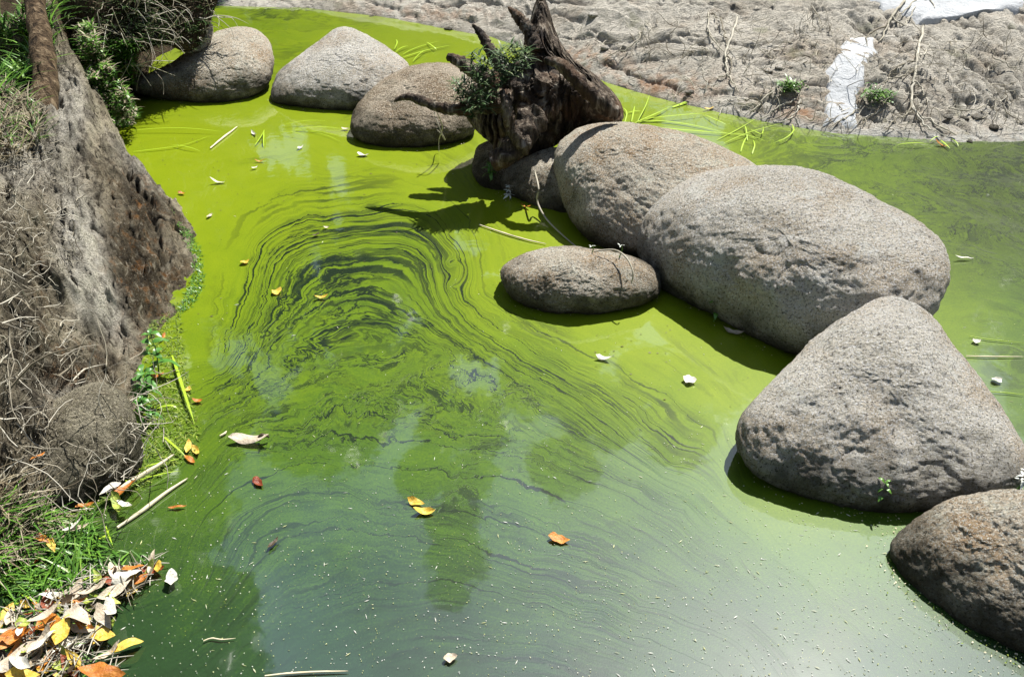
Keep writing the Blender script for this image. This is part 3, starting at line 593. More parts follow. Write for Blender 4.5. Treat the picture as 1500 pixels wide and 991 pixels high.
# ------------------------------------------------------------------ standing trunk, beyond-frame trees the water mirrors, unseen trees added to cut sky light
def leafmass(centers, radii, n, size, mat, name='crown', parent=None):
    V = np.empty((n*4, 3)); idx = RNG.integers(0, len(centers), n); c = np.asarray(centers)[idx]; r = np.asarray(radii)[idx]
    d = RNG.normal(size=(n, 3)); d /= np.linalg.norm(d, axis=1)[:, None]; p = c+d*(r*RNG.random(n)**.45)[:, None]*np.array([1, 1, .8])
    a = RNG.normal(size=(n, 3)); a /= np.linalg.norm(a, axis=1)[:, None]; b = np.cross(a, RNG.normal(size=(n, 3))); b /= np.linalg.norm(b, axis=1)[:, None]
    s = size*(.6+.8*RNG.random(n))[:, None]
    V[0::4] = p-a*s; V[1::4] = p-b*s*.4; V[2::4] = p+a*s; V[3::4] = p+b*s*.4
    return obj(name, mesh(name, V, np.arange(n*4).reshape(-1, 4), mat, False), parent)
MAT_crown = simple('tree_foliage', [(.1, (.03, .06, .015)), (.6, (.06, .11, .02)), (1, (.11, .16, .035))], rough=.5)
def tree(x, y, z0, h, cr, label, seed, low=.25):
    rs = np.random.default_rng(seed); root = bpy.data.objects.new('broadleaf_tree', None); C.objects.link(root); root.location = (x, y, z0); root['label'] = label; root['category'] = 'tree'
    mb = MB(); mb.tube([(0, 0, -.5), (.1, .05, h*.3), (-.1, .1, h*.6), (0, 0, h*.92)], [.28, .2, .14, .04], 10, 20, .15, seed)
    cs = []; rr = []
    for k in range(22):
        f = low+(1-low)*(k+.5)/22; a = rs.random()*6.28; w_ = cr*(1-abs(f-.55)*1.1)*(.35+.65*rs.random())
        c = np.array([math.cos(a)*w_, math.sin(a)*w_, h*f]); cs.append(c); rr.append(cr*(.28+.2*rs.random()))
        mb.tube([(0, 0, h*f*.8), c*np.array([.5, .5, .93]), c], [.07, .04, .01], 5, 7)
    obj('trunk', mb.mesh('trunk', MAT_bark), root)
    leafmass(cs, rr, 10000, .24, MAT_crown, parent=root)
TR = [(-1.2, 12.0, 1.2, 11.6, .95, 'slender tree beyond the slab, mirrored as a dark column in the pond', .1), (-5.2, 7.8, .8, 10.5, 2.3, 'leafy tree on the left bank beyond the frame, mirrored at the lower left', .1),
      (-7.5, 11.5, .8, 11.5, 2.8, 'tree behind the left bank, mirrored along the left of the pond', .05), (-4.2, 17.5, 1.0, 13.6, 2.5, 'tall tree behind the slab left of centre', .05), (1.7, 17.5, 1, 13.8, 2.3, 'tree straight beyond the stump, mirrored in the pond centre', .05),
      (4.9, 17.5, 1, 12.2, 2.5, 'tree behind the slab right of the stump', .05), (8.6, 16, 1, 10.0, 2.8, 'bushy tree far behind the cement patch', .03), (12.5, 14, 1, 9.5, 3, 'broad tree beyond the right end of the slab', .03), (15.5, 10, 1, 9, 3, 'low broad tree off to the right of the slab', .03),
      (-10.5, 6, .6, 10, 2.8, 'tree off to the left behind the litter shore', .05), (-1.6, 17.5, 1, 9.5, 2.6, 'low dense tree behind the slender one', .0), (6.8, 19, 1, 10, 3, 'low dense tree in the gap right of centre', .0), (-7, 18, 1, 10, 3.2, 'low dense tree in the gap left of centre', .0), (-6.5, -2.5, .5, 9, 3.0, 'broad unseen tree added behind the viewpoint on the left bank to block sky light', .05), (-1.5, -7, .3, 10, 3.4, 'large unseen tree added behind the viewpoint to block sky light', .05), (4.5, -5.5, .3, 9, 3.2, 'unseen tree added behind the viewpoint to the right to block sky light', .05), (8.5, -.5, .3, 8, 3, 'tree far out to the right beyond the frame', .05), (10.8, 19, 1, 9.5, 3.2, 'low dense tree in the gap far right', .0)]  # trees behind the viewpoint are unseen, added to darken the boulders' front faces
for i, (x, y, z0, h, cr, lab, low) in enumerate(TR): tree(x, y, z0, h, cr, lab, i+1, low)
def trunk_left():
    mb = MB(); at = lambda x, y, t: CAM+ray(x, y)*t
    P = [at(62, 165, 4.35), at(66, 118, 4.42), at(60, 62, 4.5), at(51, 8, 4.6), at(46, -60, 4.72), at(30, -460, 5.4)]
    mb.tube(P, [.07, .062, .055, .050, .048, .04], 28, 120, .10, 5); me = mb.mesh('trunk', MAT_bark)
    t_ = obj('young_tree', None, label='thin brown bark-covered trunk rising behind the root-like ridge at the top left', cat='tree'); obj('trunk', me, t_)
trunk_left()

# ------------------------------------------------------------------ grass, twigs and small plants
def blades(mb, P, L_, W_, lean, rs, up=(0, 0, 1), droop=.5, seg=3):
    for p in P:
        l = L_*(.5+rs.random()); wd = W_*(.6+.8*rs.random()); a = rs.random()*6.28; d = np.array([math.cos(a), math.sin(a), 0])
        u = np.array(up)*(1-lean*rs.random())+d*lean*(.4+rs.random()); u /= np.linalg.norm(u); s = np.cross(u, d); s = s/(np.linalg.norm(s)+1e-6)
        q = np.array(p, float); V = []; dirv = u.copy()
        for k in range(seg+1):
            ww = wd*(1-(k/seg)**1.5)+.0004; V += [q-s*ww, q+s*ww]; dirv = dirv+d*droop*.3-np.array([0, 0, droop*.25*k/seg*2]); dirv /= np.linalg.norm(dirv); q = q+dirv*l/seg
        mb.add(V, [(2*k, 2*k+1, 2*k+3, 2*k+2) for k in range(seg)])
def scatter(n, poly, rs):
    poly = np.array(poly, float); out = []; lo, hi = poly.min(0), poly.max(0)
    while len(out) < n:
        p = lo+(hi-lo)*rs.random(2); c = False; j = len(poly)-1
        for i in range(len(poly)):
            if (poly[i, 1] > p[1]) != (poly[j, 1] > p[1]) and p[0] < (poly[j, 0]-poly[i, 0])*(p[1]-poly[i, 1])/(poly[j, 1]-poly[i, 1])+poly[i, 0]: c = not c
            j = i
        if c: out.append(p)
    return np.array(out)
leftf = lambda x, y: left_z(x, y, True)
def grass(name, label, n, poly, fn, L_, W_, lean, mat, seed, droop=.5, zoff=0, up=(0, 0, 1), P=None):
    rs = np.random.default_rng(seed)
    if P is None: q = scatter(n, poly, rs); P = hit(q[:, 0], q[:, 1], fn)+np.array([0, 0, zoff])
    mb = MB(); blades(mb, P, L_, W_, lean, rs, up, droop)
    return obj(name, mb.mesh(name, mat), kind='stuff', label=label)
# top left grass behind the ridge
grass('grass', 'green grass behind the trunk at the top left corner', 900, [(-20, -30), (75, -30), (80, 60), (60, 110), (-20, 150)], lambda x, y: np.maximum(left_z(x, y, False), -.2)+.0*x, .16, .005, .8, MAT_grass, 1, .7)
grass('grass', 'pale dry grass on the ledge left of the root-like ridge', 900, [(-20, 110), (55, 150), (60, 190), (40, 235), (-20, 240)], leftf, .085, .0022, .9, MAT_dry, 2, .5)
grass('grass', 'green shoots among the dry grass on the left ledge', 170, [(-20, 130), (60, 150), (70, 200), (30, 225), (-20, 225)], leftf, .09, .0035, .8, MAT_grass, 3, .6)
# overhanging bank cover: blades rooted on the front of the earth bank
def on_solid(oname, n, box, seed, up_only=-.3):
    me = bpy.data.objects[oname].data; v = np.empty(len(me.vertices)*3, np.float32); me.vertices.foreach_get('co', v); v = v.reshape(-1, 3)
    nn = np.empty(len(me.vertices)*3, np.float32); me.vertices.foreach_get('normal', nn); nn = nn.reshape(-1, 3)
    px, py = project(v.astype(float)); f = ((v-CAM)*nn).sum(1) < 0
    ok = np.where(f & (px > box[0]) & (px < box[2]) & (py > box[1]) & (py < box[3]) & (v[:, 2] > .02))[0]
    ix = np.random.default_rng(seed).choice(ok, n); return v[ix].astype(float), nn[ix]
P_, _ = on_solid('overhanging_bank', 2300, (90, -60, 320, 80), 4)
grass('grass', 'fine dark grass hanging over the face of the earth bank', 0, None, None, .09, .0034, 1.0, MAT_darkgrass, 4, .9, P=P_)
P_, _ = on_solid('overhanging_bank', 1500, (110, 60, 200, 180), 5)
grass('ground_cover', 'bright green leafy ground cover tumbling down to the water beside the ridge', 0, None, None, .055, .006, 1.0, MAT_grass, 5, .8, P=P_+np.array([0, -.02, 0]))
rs = np.random.default_rng(55); q = scatter(2400, [(112, 40), (135, 30), (150, 75), (172, 110), (190, 140), (203, 168), (188, 188), (165, 186), (128, 140)], rs)
zz = np.interp(q[:, 1], [30, 80, 190], [.62, .4, .03])+.16*rs.random(len(q))*vnoise(np.c_[q/14, 0*q[:, :1]], 3)+.05
grass('ground_cover', 'low leafy cover at the back edge of the ridge touching the algae', 0, None, None, .042, .0055, 1.0, MAT_grass, 6, .8, P=unproj(q[:1500, 0], q[:1500, 1], zz[:1500]))
grass('dry_leaves', 'pale dead leaves caught in the green cover behind the ridge', 0, None, None, .045, .004, 1.0, MAT_dry, 66, .8, P=unproj(q[1500:, 0], q[1500:, 1], zz[1500:]))
P_, _ = on_solid('overhanging_bank', 1100, (120, -60, 320, 80), 14)
grass('dry_grass', 'pale dead blades mixed over the earth bank', 0, None, None, .07, .0028, 1.0, MAT_dry, 67, 1.0, P=P_)
# grass on the rocks between bank and back left boulder
q = scatter(420, [(185, 110), (200, 95), (260, 92), (250, 115), (215, 130), (190, 125)], rs)
grass('grass', 'dark grass fringe over the rock beside the small gap of water', 0, None, None, .06, .0028, 1.0, MAT_darkgrass, 7, .9, P=unproj(q[:, 0], q[:, 1], .10))
# lower left grass and moss mats
grass('grass', 'green grass growing at the water edge in front of the left boulder', 800, [(-20, 740), (60, 750), (130, 770), (150, 800), (110, 850), (60, 870), (-20, 870)], lambda x, y: np.maximum(left_z(x, y, False), .0), .10, .0036, 1.0, MAT_grass, 8, .6)
grass('grass', 'dry straw tangled with the grass by the leaf litter', 700, [(-20, 690), (50, 720), (95, 760), (70, 800), (-20, 840)], lambda x, y: np.maximum(left_z(x, y, False), .01), .10, .0018, 1.0, MAT_dry, 9, .3)
grass('ground_cover', 'yellow green moss and weed fringe along the foot of the left rock', 2300, [(215, 480), (262, 440), (270, 520), (285, 600), (292, 660), (250, 690), (200, 720), (130, 745), (95, 765), (100, 740), (200, 690), (215, 640), (215, 560)], lambda x, y: np.maximum(left_z(x, y, False), .0), .020, .0016, 1.0, MAT_moss, 10, .6)
grass('ground_cover', 'weed fringe where the mossy rock meets the algae', 700, [(245, 300), (275, 335), (296, 370), (300, 420), (280, 450), (262, 460), (282, 400), (280, 370)], lambda x, y: np.maximum(left_z(x, y, False), .0), .020, .0018, 1.0, MAT_grass, 11, .6)
def twigs(label, n, poly, fn, L_, rad, mat, seed, lift=.02, name='twigs'):
    rs = np.random.default_rng(seed); q = scatter(n, poly, rs); P = hit(q[:, 0], q[:, 1], fn); mb = MB()
    for p in P:
        l = L_*(.4+rs.random()); d = rs.normal(size=3)*np.array([1, 1, .8]); d /= np.linalg.norm(d); pts = [p+np.array([0, 0, lift*rs.random()])]
        for k in range(4): d = d+rs.normal(size=3)*.45; d /= np.linalg.norm(d); pts.append(pts[-1]+d*l/4)
        pts = np.array(pts)+np.array([.35, -.45, .8])*lift*rs.random(); r = rad*(.5+rs.random()); mb.tube(pts, [r, r*.9, r*.4], 3, 6)
    return obj(name, mb.mesh(name, mat), kind='stuff', label=label)
twigs('tangle of thin dry roots and straw clinging to the left rock', 300, [(-20, 380), (40, 400), (80, 460), (130, 540), (95, 620), (60, 740), (-20, 720)], leftf, .12, .0012, MAT_twig, 21, .03)
twigs('thicker broken rootlets on the left rock', 40, [(-20, 380), (40, 400), (80, 460), (120, 540), (95, 620), (60, 740), (-20, 720)], leftf, .24, .003, MAT_twig, 25, .03)
twigs('sparser dry rootlets on the upper left rock', 420, [(-20, 230), (60, 200), (120, 260), (110, 400), (60, 420), (-20, 380)], leftf, .09, .0014, MAT_twig, 22, .02)
twigs('dead roots trailing over the dark boulder and its weeds', 150, [(120, 555), (220, 540), (250, 620), (220, 690), (150, 740), (60, 740), (60, 640)], lambda x, y: np.maximum(left_z(x, y, False), .12), .17, .0016, MAT_twig, 23, .05)
twigs('fine rootlets and straw strewn over the rock slab', 620, [(840, 60), (1000, 20), (1500, 60), (1500, 200), (1200, 190), (1000, 150), (880, 115)], bank_c, .17, .0022, MAT_twig, 24, .015)
rs = np.random.default_rng(57); q = scatter(90, [(100, -20), (310, -20), (300, 50), (240, 60), (190, 80), (150, 120), (120, 80)], rs); P_, _ = on_solid('overhanging_bank', 160, (100, -60, 318, 110), 15); mb = MB()
for p in P_:
    d = rs.normal(size=3)*np.array([1, .6, .8])+np.array([.2, -.5, .1]); d /= np.linalg.norm(d); l = .1+.2*rs.random(); mb.tube([p, p+d*l*.4, p+d*l*.8+rs.normal(size=3)*.02, p+d*l+np.array([0, 0, -.05])], [.003, .0025, .001], 4, 7)
obj('twigs', mb.mesh('twigs', MAT_twig), kind='stuff', label='straggling dead stems on the overhanging earth bank')
# hanging grass on the stump
rs = np.random.default_rng(31); q = scatter(900, [(688, 70), (712, 90), (745, 60), (775, 70), (775, 100), (735, 125), (715, 160), (690, 175), (672, 160), (665, 120), (690, 110)], rs)
P_ = np.array([CAM+ray(x, y)*(4.42+.10*rs.random()) for x, y in q])
grass('epiphyte_grass', 'clump of dark narrow leaves sprouting from the left side of the stump', 0, None, None, .062, .0042, 1.0, MAT_darkgrass, 31, 1.0, P=P_)

# broad-leaved plants: each leaf is a part
def leaf_mesh(name, mat, l=.07, w_=.024, curl=.2, fold=.15, twist=0, nseg=9):
    t = np.linspace(0, 1, nseg); prof = np.sin(np.pi*t**.85)**.8*w_; sd_ = RNG.random(2)*90; prof = prof*(1+.22*vnoise(np.c_[t*5+sd_[0], 0*t, 0*t], 3)); prof[0] = .001; prof[-1] = .0006
    c = np.linspace(-1, 1, 5); X = (t*l-l/2)[:, None]+0*c[None]; Yv = prof[:, None]*c[None]
    Z = (curl*l*((t-.5)**2*4))[:, None]+np.abs(Yv)*fold+0*X; Z = Z+.12*prof[:, None]*np.sin(t*9)[:, None]*c[None]
    a = twist*(t-.5)[:, None]; Y2 = Yv*np.cos(a)-Z*np.sin(a)*0; Z = Z+Yv*np.sin(a)
    Z = Z+.10*l*vnoise(np.stack([X/l*2.6+sd_[1], Y2/l*4, 0*X], -1), 5)*min(1, l/.05); Y2 = Y2+(.10*l*np.sin((t-.5)*2.2)*(sd_[0]/90-.5)*2)[:, None]
    V = np.stack([X, Y2, Z], -1).reshape(-1, 3); return mesh(name, V, gridfaces(nseg, 5), mat)
LEAFB = [leaf_mesh('leaf', MAT_broad, .075, .015, -.15, .2), leaf_mesh('leaf', MAT_broad, .055, .013, -.25, .1)]
LEAFS = leaf_mesh('leaf', MAT_grass, .04, .009, -.2, .2)
LEAFW = leaf_mesh('leaf', simple('silver_leaf', [(0, (.5, .55, .48)), (1, (.7, .72, .66))], rough=.3), .035, .006, -.1, .1)
def plant(label, px, py, z, h, nlev, leaf, mat=MAT_broad, seed=0, lean=(0, 0), scale=1.0, cat='plant', per=3):
    rs = np.random.default_rng(seed); b = unproj(px, py, z); root = bpy.data.objects.new('leafy_plant', None); C.objects.link(root); root.location = b; root['label'] = label; root['category'] = cat
    top = np.array([lean[0], lean[1], h]); mb = MB(); mb.tube([(0, 0, -.03), top*.5+np.array([.01, 0, 0]), top], [.003, .0022, .0012], 5, 8); obj('stem', mb.mesh('stem', mat), root)
    for k in range(nlev):
        f = (k+1)/nlev; p = top*f
        for j in range(per):
            o = obj('leaf', leaf[(k+j) % len(leaf)], root); a = k*1.2+j*6.283/per+rs.random()*.5; s = scale*(1.15-.5*f)*(.8+.4*rs.random()); l = leaf[(k+j) % len(leaf)].vertices[0].co.x*-1*s
            e = -.25-.25*rs.random()+.5*f; o.rotation_euler = (rs.normal()*.2, -e, a); o.scale = (s, s, s)
            o.location = Vector(p)+Vector((math.cos(a)*math.cos(e), math.sin(a)*math.cos(e), math.sin(e)))*l
plant('tall broad-leaved weed at the waterline against the left rock, uppermost of three', 231, 545, .03, .17, 4, LEAFB, seed=1, lean=(.0, .03), scale=1.0)
plant('bushy weed with glossy leaves directly below the tall weed on the left shore', 212, 578, .05, .13, 5, LEAFB, seed=2, lean=(.03, -.02), scale=1.0, per=4)
plant('low weed beside the rooty dead grass on the left shore', 222, 612, .03, .09, 4, LEAFB, seed=3, lean=(-.02, 0), scale=.8)
plant('small dark green plant at the foot of the stone under the stump', 718, 258, .07, .08, 3, [LEAFS], MAT_grass, seed=4, scale=1.3, per=4)
plant('small silvery water plant in front of the flat tan stone', 745, 290, .01, .07, 3, [LEAFW], MAT_twig, seed=5, scale=1.0, per=5)
plant('tiny sprig growing from the shaded front of the big triangular boulder', 1290, 728, .06, .07, 3, [LEAFS], MAT_grass, seed=6, scale=.9)
plant('tiny seedling on top of the low oval boulder at its right', 908, 368, .20, .03, 1, [LEAFW], MAT_grass, seed=7, scale=.8)
plant('pale seedling on the middle top of the low oval boulder', 866, 366, .20, .02, 1, [LEAFW], MAT_grass, seed=8, scale=.7)
plant('seedling at the left waterline of the big triangular boulder', 1104, 676, .03, .03, 1, [LEAFW], MAT_grass, seed=9, scale=.8)
plant('silvery sprig between the two boulders at the right edge', 1494, 708, .1, .06, 3, [LEAFW], MAT_grass, seed=10, scale=.9)
plant('weed in the shadow gap between the oval and the largest boulder', 1045, 468, .01, .10, 2, [LEAFS], MAT_grass, seed=11, scale=1.4)
def bush(label, px, py, n, rad, fn, seed):
    rs = np.random.default_rng(seed); p = hit(np.array([px]), np.array([py]), fn)[0]; P = p+rs.normal(size=(n, 3))*rad*np.array([1, .6, .5])+np.array([0, 0, rad]); mb = MB(); blades(mb, P, .05, .006, .9, rs, (0, 0, 1), .8); me = mb.mesh('small_fern', MAT_grass)
    obj('small_fern', me, label=label, cat='fern')
bush('bright green fern clump on the slab above the bundle of dead roots', 1155, 135, 150, .035, bank_s, 41)
bush('bright green fern clump just right of the cement strip', 1283, 150, 150, .045, bank_s, 42)

# ------------------------------------------------------------------ dead roots and vines on the slab
def vine(label, paths, rad, seed, mat=MAT_twig, name='dead_root', lift=.012, cat='root'):
    rs = np.random.default_rng(seed); mb = MB()
    for k, p in enumerate(paths):
        q = catmull(np.array(p, float), len(p)*4); q = q+rs.normal(size=q.shape)*.9; P = hit(q[:, 0], q[:, 1], bank_s); P[:, 2] = np.maximum(P[:, 2], .0)+lift+.012*rs.random(len(q))
        r = rad*(1 if k == 0 else .6); mb.tube(P, [r, r*.85, r*.4], 6, len(q)*2, .2, seed)
    return obj(name, mb.mesh(name, mat), label=label, cat=cat)
vine('branching pale dead root lying on the slab above the pond edge at centre right', [[(1080, 28), (1070, 60), (1062, 85), (1065, 110), (1050, 118)], [(1038, 20), (1038, 50), (1050, 70), (1062, 80)], [(1055, 30), (1060, 50), (1066, 70)], [(1062, 85), (1072, 95), (1068, 112)], [(1065, 110), (1075, 128), (1080, 138)], [(1050, 30), (1045, 24), (1036, 26)]], .009, 1)
vine('long upright dead root with many side roots right of the cement strip', [[(1352, 42), (1344, 75), (1340, 105), (1336, 130), (1334, 155), (1345, 170), (1370, 185), (1400, 202)], [(1336, 105), (1320, 115), (1300, 120), (1282, 133)], [(1334, 150), (1328, 170), (1310, 180), (1296, 195)], [(1340, 78), (1352, 85), (1360, 68)], [(1338, 120), (1350, 135), (1352, 145)], [(1336, 155), (1346, 178), (1360, 192), (1385, 204)], [(1340, 92), (1322, 98), (1306, 108), (1300, 118)]], .0095, 2)
vine('dark forked dead branch hanging over the corner of the cement floor', [[(1335, -20), (1322, 8), (1305, 28), (1296, 48), (1288, 66)], [(1352, -10), (1330, 15), (1310, 30)], [(1305, 28), (1320, 38), (1332, 30), (1340, 10)], [(1300, 40), (1280, 50), (1270, 56), (1268, 72)], [(1350, 5), (1362, 2), (1368, 16)]], .011, 3)
vine('bundle of dead roots trailing into the water below the fern', [[(1130, 138), (1110, 158), (1095, 175)], [(1165, 150), (1140, 160), (1120, 175), (1105, 180)], [(1175, 155), (1150, 170), (1120, 186)], [(1090, 150), (1110, 150), (1120, 172)], [(1172, 148), (1160, 175), (1130, 186)], [(1150, 138), (1140, 150), (1136, 165)]], .008, 4)
vine('thin roots fanned over the foot of the cement strip', [[(1262, 160), (1240, 175), (1212, 192)], [(1290, 165), (1260, 180), (1240, 198)], [(1300, 150), (1280, 170), (1255, 190)], [(1240, 168), (1215, 180), (1200, 190)]], .006, 5)
vine('brown curved stick crossing the slab behind the stump spike', [[(940, 50), (928, 68), (905, 80), (880, 92)], [(935, 55), (932, 70)]], .006, 6)
vine('thin upright stem with a side shoot on the upper slab', [[(1188, 12), (1198, 28), (1204, 44)]], .004, 7)
vine('slender roots lying on the right part of the slab', [[(1390, 162), (1420, 165), (1440, 160), (1448, 152)], [(1428, 140), (1424, 162)]], .005, 8)
vine('slender root lying at the right edge of the slab', [[(1455, 90), (1480, 100), (1498, 108)]], .005, 9)
def stones(items):
    for i, (px, py, s, lab) in enumerate(items):
        fn = bank_s; p = hit(np.array([float(px)]), np.array([float(py)]), fn)[0]; n = 14
        th = np.linspace(0, 2*np.pi, n, endpoint=False); ph = np.linspace(0.05, np.pi-.05, 9); V = np.stack([np.sin(ph)[:, None]*np.cos(th), np.sin(ph)[:, None]*np.sin(th)*.8, np.cos(ph)[:, None]*.38+0*th], -1)
        V = V*(1+.25*fbm(V*1.4+i*5, 2, i))[..., None]*s; o = obj('stone', mesh('stone', V.reshape(-1, 3), gridfaces(9, n, True), R_grey), label=lab, cat='stone', loc=p+np.array([0, 0, s*.08])); o.rotation_euler = (0, 0, i*1.3)
stones([(1124, 104, .035, 'small rounded stone on the slab, left of a pair above the fern'), (1141, 99, .035, 'small rounded stone on the slab, right of a pair above the fern'), (1420, 208, .022, 'white pebble at the waterline below the long dead root'), (1388, 172, .035, 'flat stone on the slab right of the long dead root'),
        (1414, 174, .030, 'flattish stone just beside another near the pond edge at the right'), (1432, 172, .04, 'grey stone near the right end of the pond edge'), (886, 70, .04, 'angular stone on the slab behind the stump'), (870, 22, .045, 'angular stone on the slab above and behind the stump spike'),
        (545, 26, .04, 'rounded stone at the far waterline above the triangular back boulder'), (657, 43, .035, 'pale stone at the far waterline left of the stump'), (1010, 135, .03, 'small stone on the rusty part of the slab'), (1455, 187, .035, 'stone in the pale rim at the right end of the slab')])

# ------------------------------------------------------------------ floating and fallen leaves, twigs, blades
def floating_leaf(kind, px, py, length, ang, label, width=.33, curl=.12, fold=.15, twist=.0, z=.006, group=None, tilt=0, fn=None):
    me = leaf_mesh('fallen_leaf', LM[kind], length, length*width/2, curl, fold, twist, 11)
    p = unproj(px, py, z); o = obj('fallen_leaf', me, label=label, cat='leaf', group=group, loc=p); o.rotation_euler = (tilt, tilt*.6, math.radians(ang)); return o
FL = [('pale', 366, 646, .150, 8, 'long cream leaf with a curled dark stalk floating left of centre', .30), ('yellow', 610, 736, .065, -20, 'small cream-yellow leaf, upper of a touching pair floating at centre', .40), ('yellow', 622, 749, .072, 8, 'yellow leaf, lower of a touching pair floating at centre', .45),
 ('orange', 819, 789, .070, -5, 'ragged orange-yellow leaf floating right of centre', .5), ('orange', 260, 742, .06, 12, 'thin orange leaf scrap floating beside the long straw', .2), ('red', 378, 706, .055, -35, 'curled reddish brown leaf floating below the long cream leaf', .5), ('dark', 400, 796, .05, 70, 'tiny dark insect-like leaf scrap on the dark green water', .3),
 ('yellow', 406, 427, .055, 60, 'yellow leaf scrap at the left side of the swirl', .7), ('yellow', 471, 436, .06, 15, 'pale yellow leaf slip under the arch of the swirl', .35), ('yellow', 359, 384, .045, 40, 'small pale leaf scrap left of the swirl', .7), ('white', 321, 267, .09, 6, 'narrow white leaf on the bright algae near the ridge', .2), ('white', 373, 246, .04, 40, 'tiny folded white scrap on bright algae', .4),
 ('orange', 266, 283, .045, -20, 'small orange leaf near the ridge', .5), ('pale', 307, 316, .045, 65, 'small curled pale leaf near the mossy rock', .4), ('white', 440, 216, .05, 50, 'small white petal-like leaf below the back boulders', .4), ('orange', 381, 236, .06, 8, 'thin orange leaf strip on the bright algae', .2), ('white', 532, 227, .07, -4, 'pale leaf just in front of the brown round boulder', .4),
 ('pale', 506, 189, .05, 5, 'tan leaf touching the left side of the brown round boulder', .5), ('white', 372, 196, .07, -60, 'white curled leaf below the gap between two back boulders', .25), ('white', 1010, 557, .055, -20, 'crumpled white flower scrap on the algae left of the big triangular boulder', .8), ('white', 884, 525, .065, -12, 'pale leaf floating below the low oval boulder', .35),
 ('pale', 1074, 487, .09, -20, 'white leaf in the shadow of the largest boulder', .28), ('white', 1412, 379, .09, -8, 'white sliver floating behind the largest boulder', .12), ('white', 1460, 557, .04, 20, 'white flower scrap behind the big triangular boulder', .9), ('white', 1430, 500, .035, 0, 'small white petal behind the triangular boulder peak', .7),
 ('orange', 290, 587, .04, 5, 'tiny orange leaf right of the shore weeds', .5), ('yellow', 276, 656, .07, -75, 'upright yellow leaf at the shore, left one of a pair', .35), ('yellow', 287, 660, .06, -50, 'yellow leaf at the shore, right one of a pair', .4), ('orange', 278, 672, .06, -35, 'orange leaf just below the yellow shore pair', .3),
 ('yellow', 1038, 160, .07, 5, 'yellowed leaf on the narrow strip of algae beyond the tan boulder', .3), ('orange', 1380, 213, .09, -35, 'orange-brown leaf at the far waterline', .2), ('orange', 770, 303, .06, -20, 'orange leaf floating by the silvery water plant', .3), ('pale', 660, 963, .04, 10, 'small pink-brown scrap in dark water near the lower edge', .7),
 ('pale', 478, 333, .03, 0, 'tiny beige scrap above the swirl arch', .6), ('dark', 463, 344, .04, 50, 'tiny dark scrap on the swirl arch', .5), ('orange', 55, 668, .05, 60, 'orange dry leaf on the shaded dark boulder at the left', .3),
 ('orange', 238, 495, .05, 80, 'yellow-orange leaf among the shore weeds', .4), ('orange', 232, 550, .05, 30, 'orange-pink leaf in the middle of the shore weeds', .45), ('yellow', 276, 570, .03, 80, 'small round yellow leaf beside the shore blade', .8)]
for k, px, py, l, a, lab, wd in FL: floating_leaf(k, px, py, l, a, lab, wd, .10+.2*random.random(), .25, random.uniform(-.8, .8), z=.008 if lab.find('boulder at the left') < 0 else .2)
mb = MB(); b = unproj(380, 648, 0); mb.tube([b+np.array([.0, 0, .012]), b+np.array([.004, .002, .024]), b+np.array([.014, .004, .034]), b+np.array([.030, .006, .028]), b+np.array([.036, .008, .020])], [.007, .008, .007, .005, .003], 6, 12)
obj('leaf_stalk', mb.mesh('leaf_stalk', LM['dark']), label='curled dark stalk standing on the long cream leaf', cat='stalk')
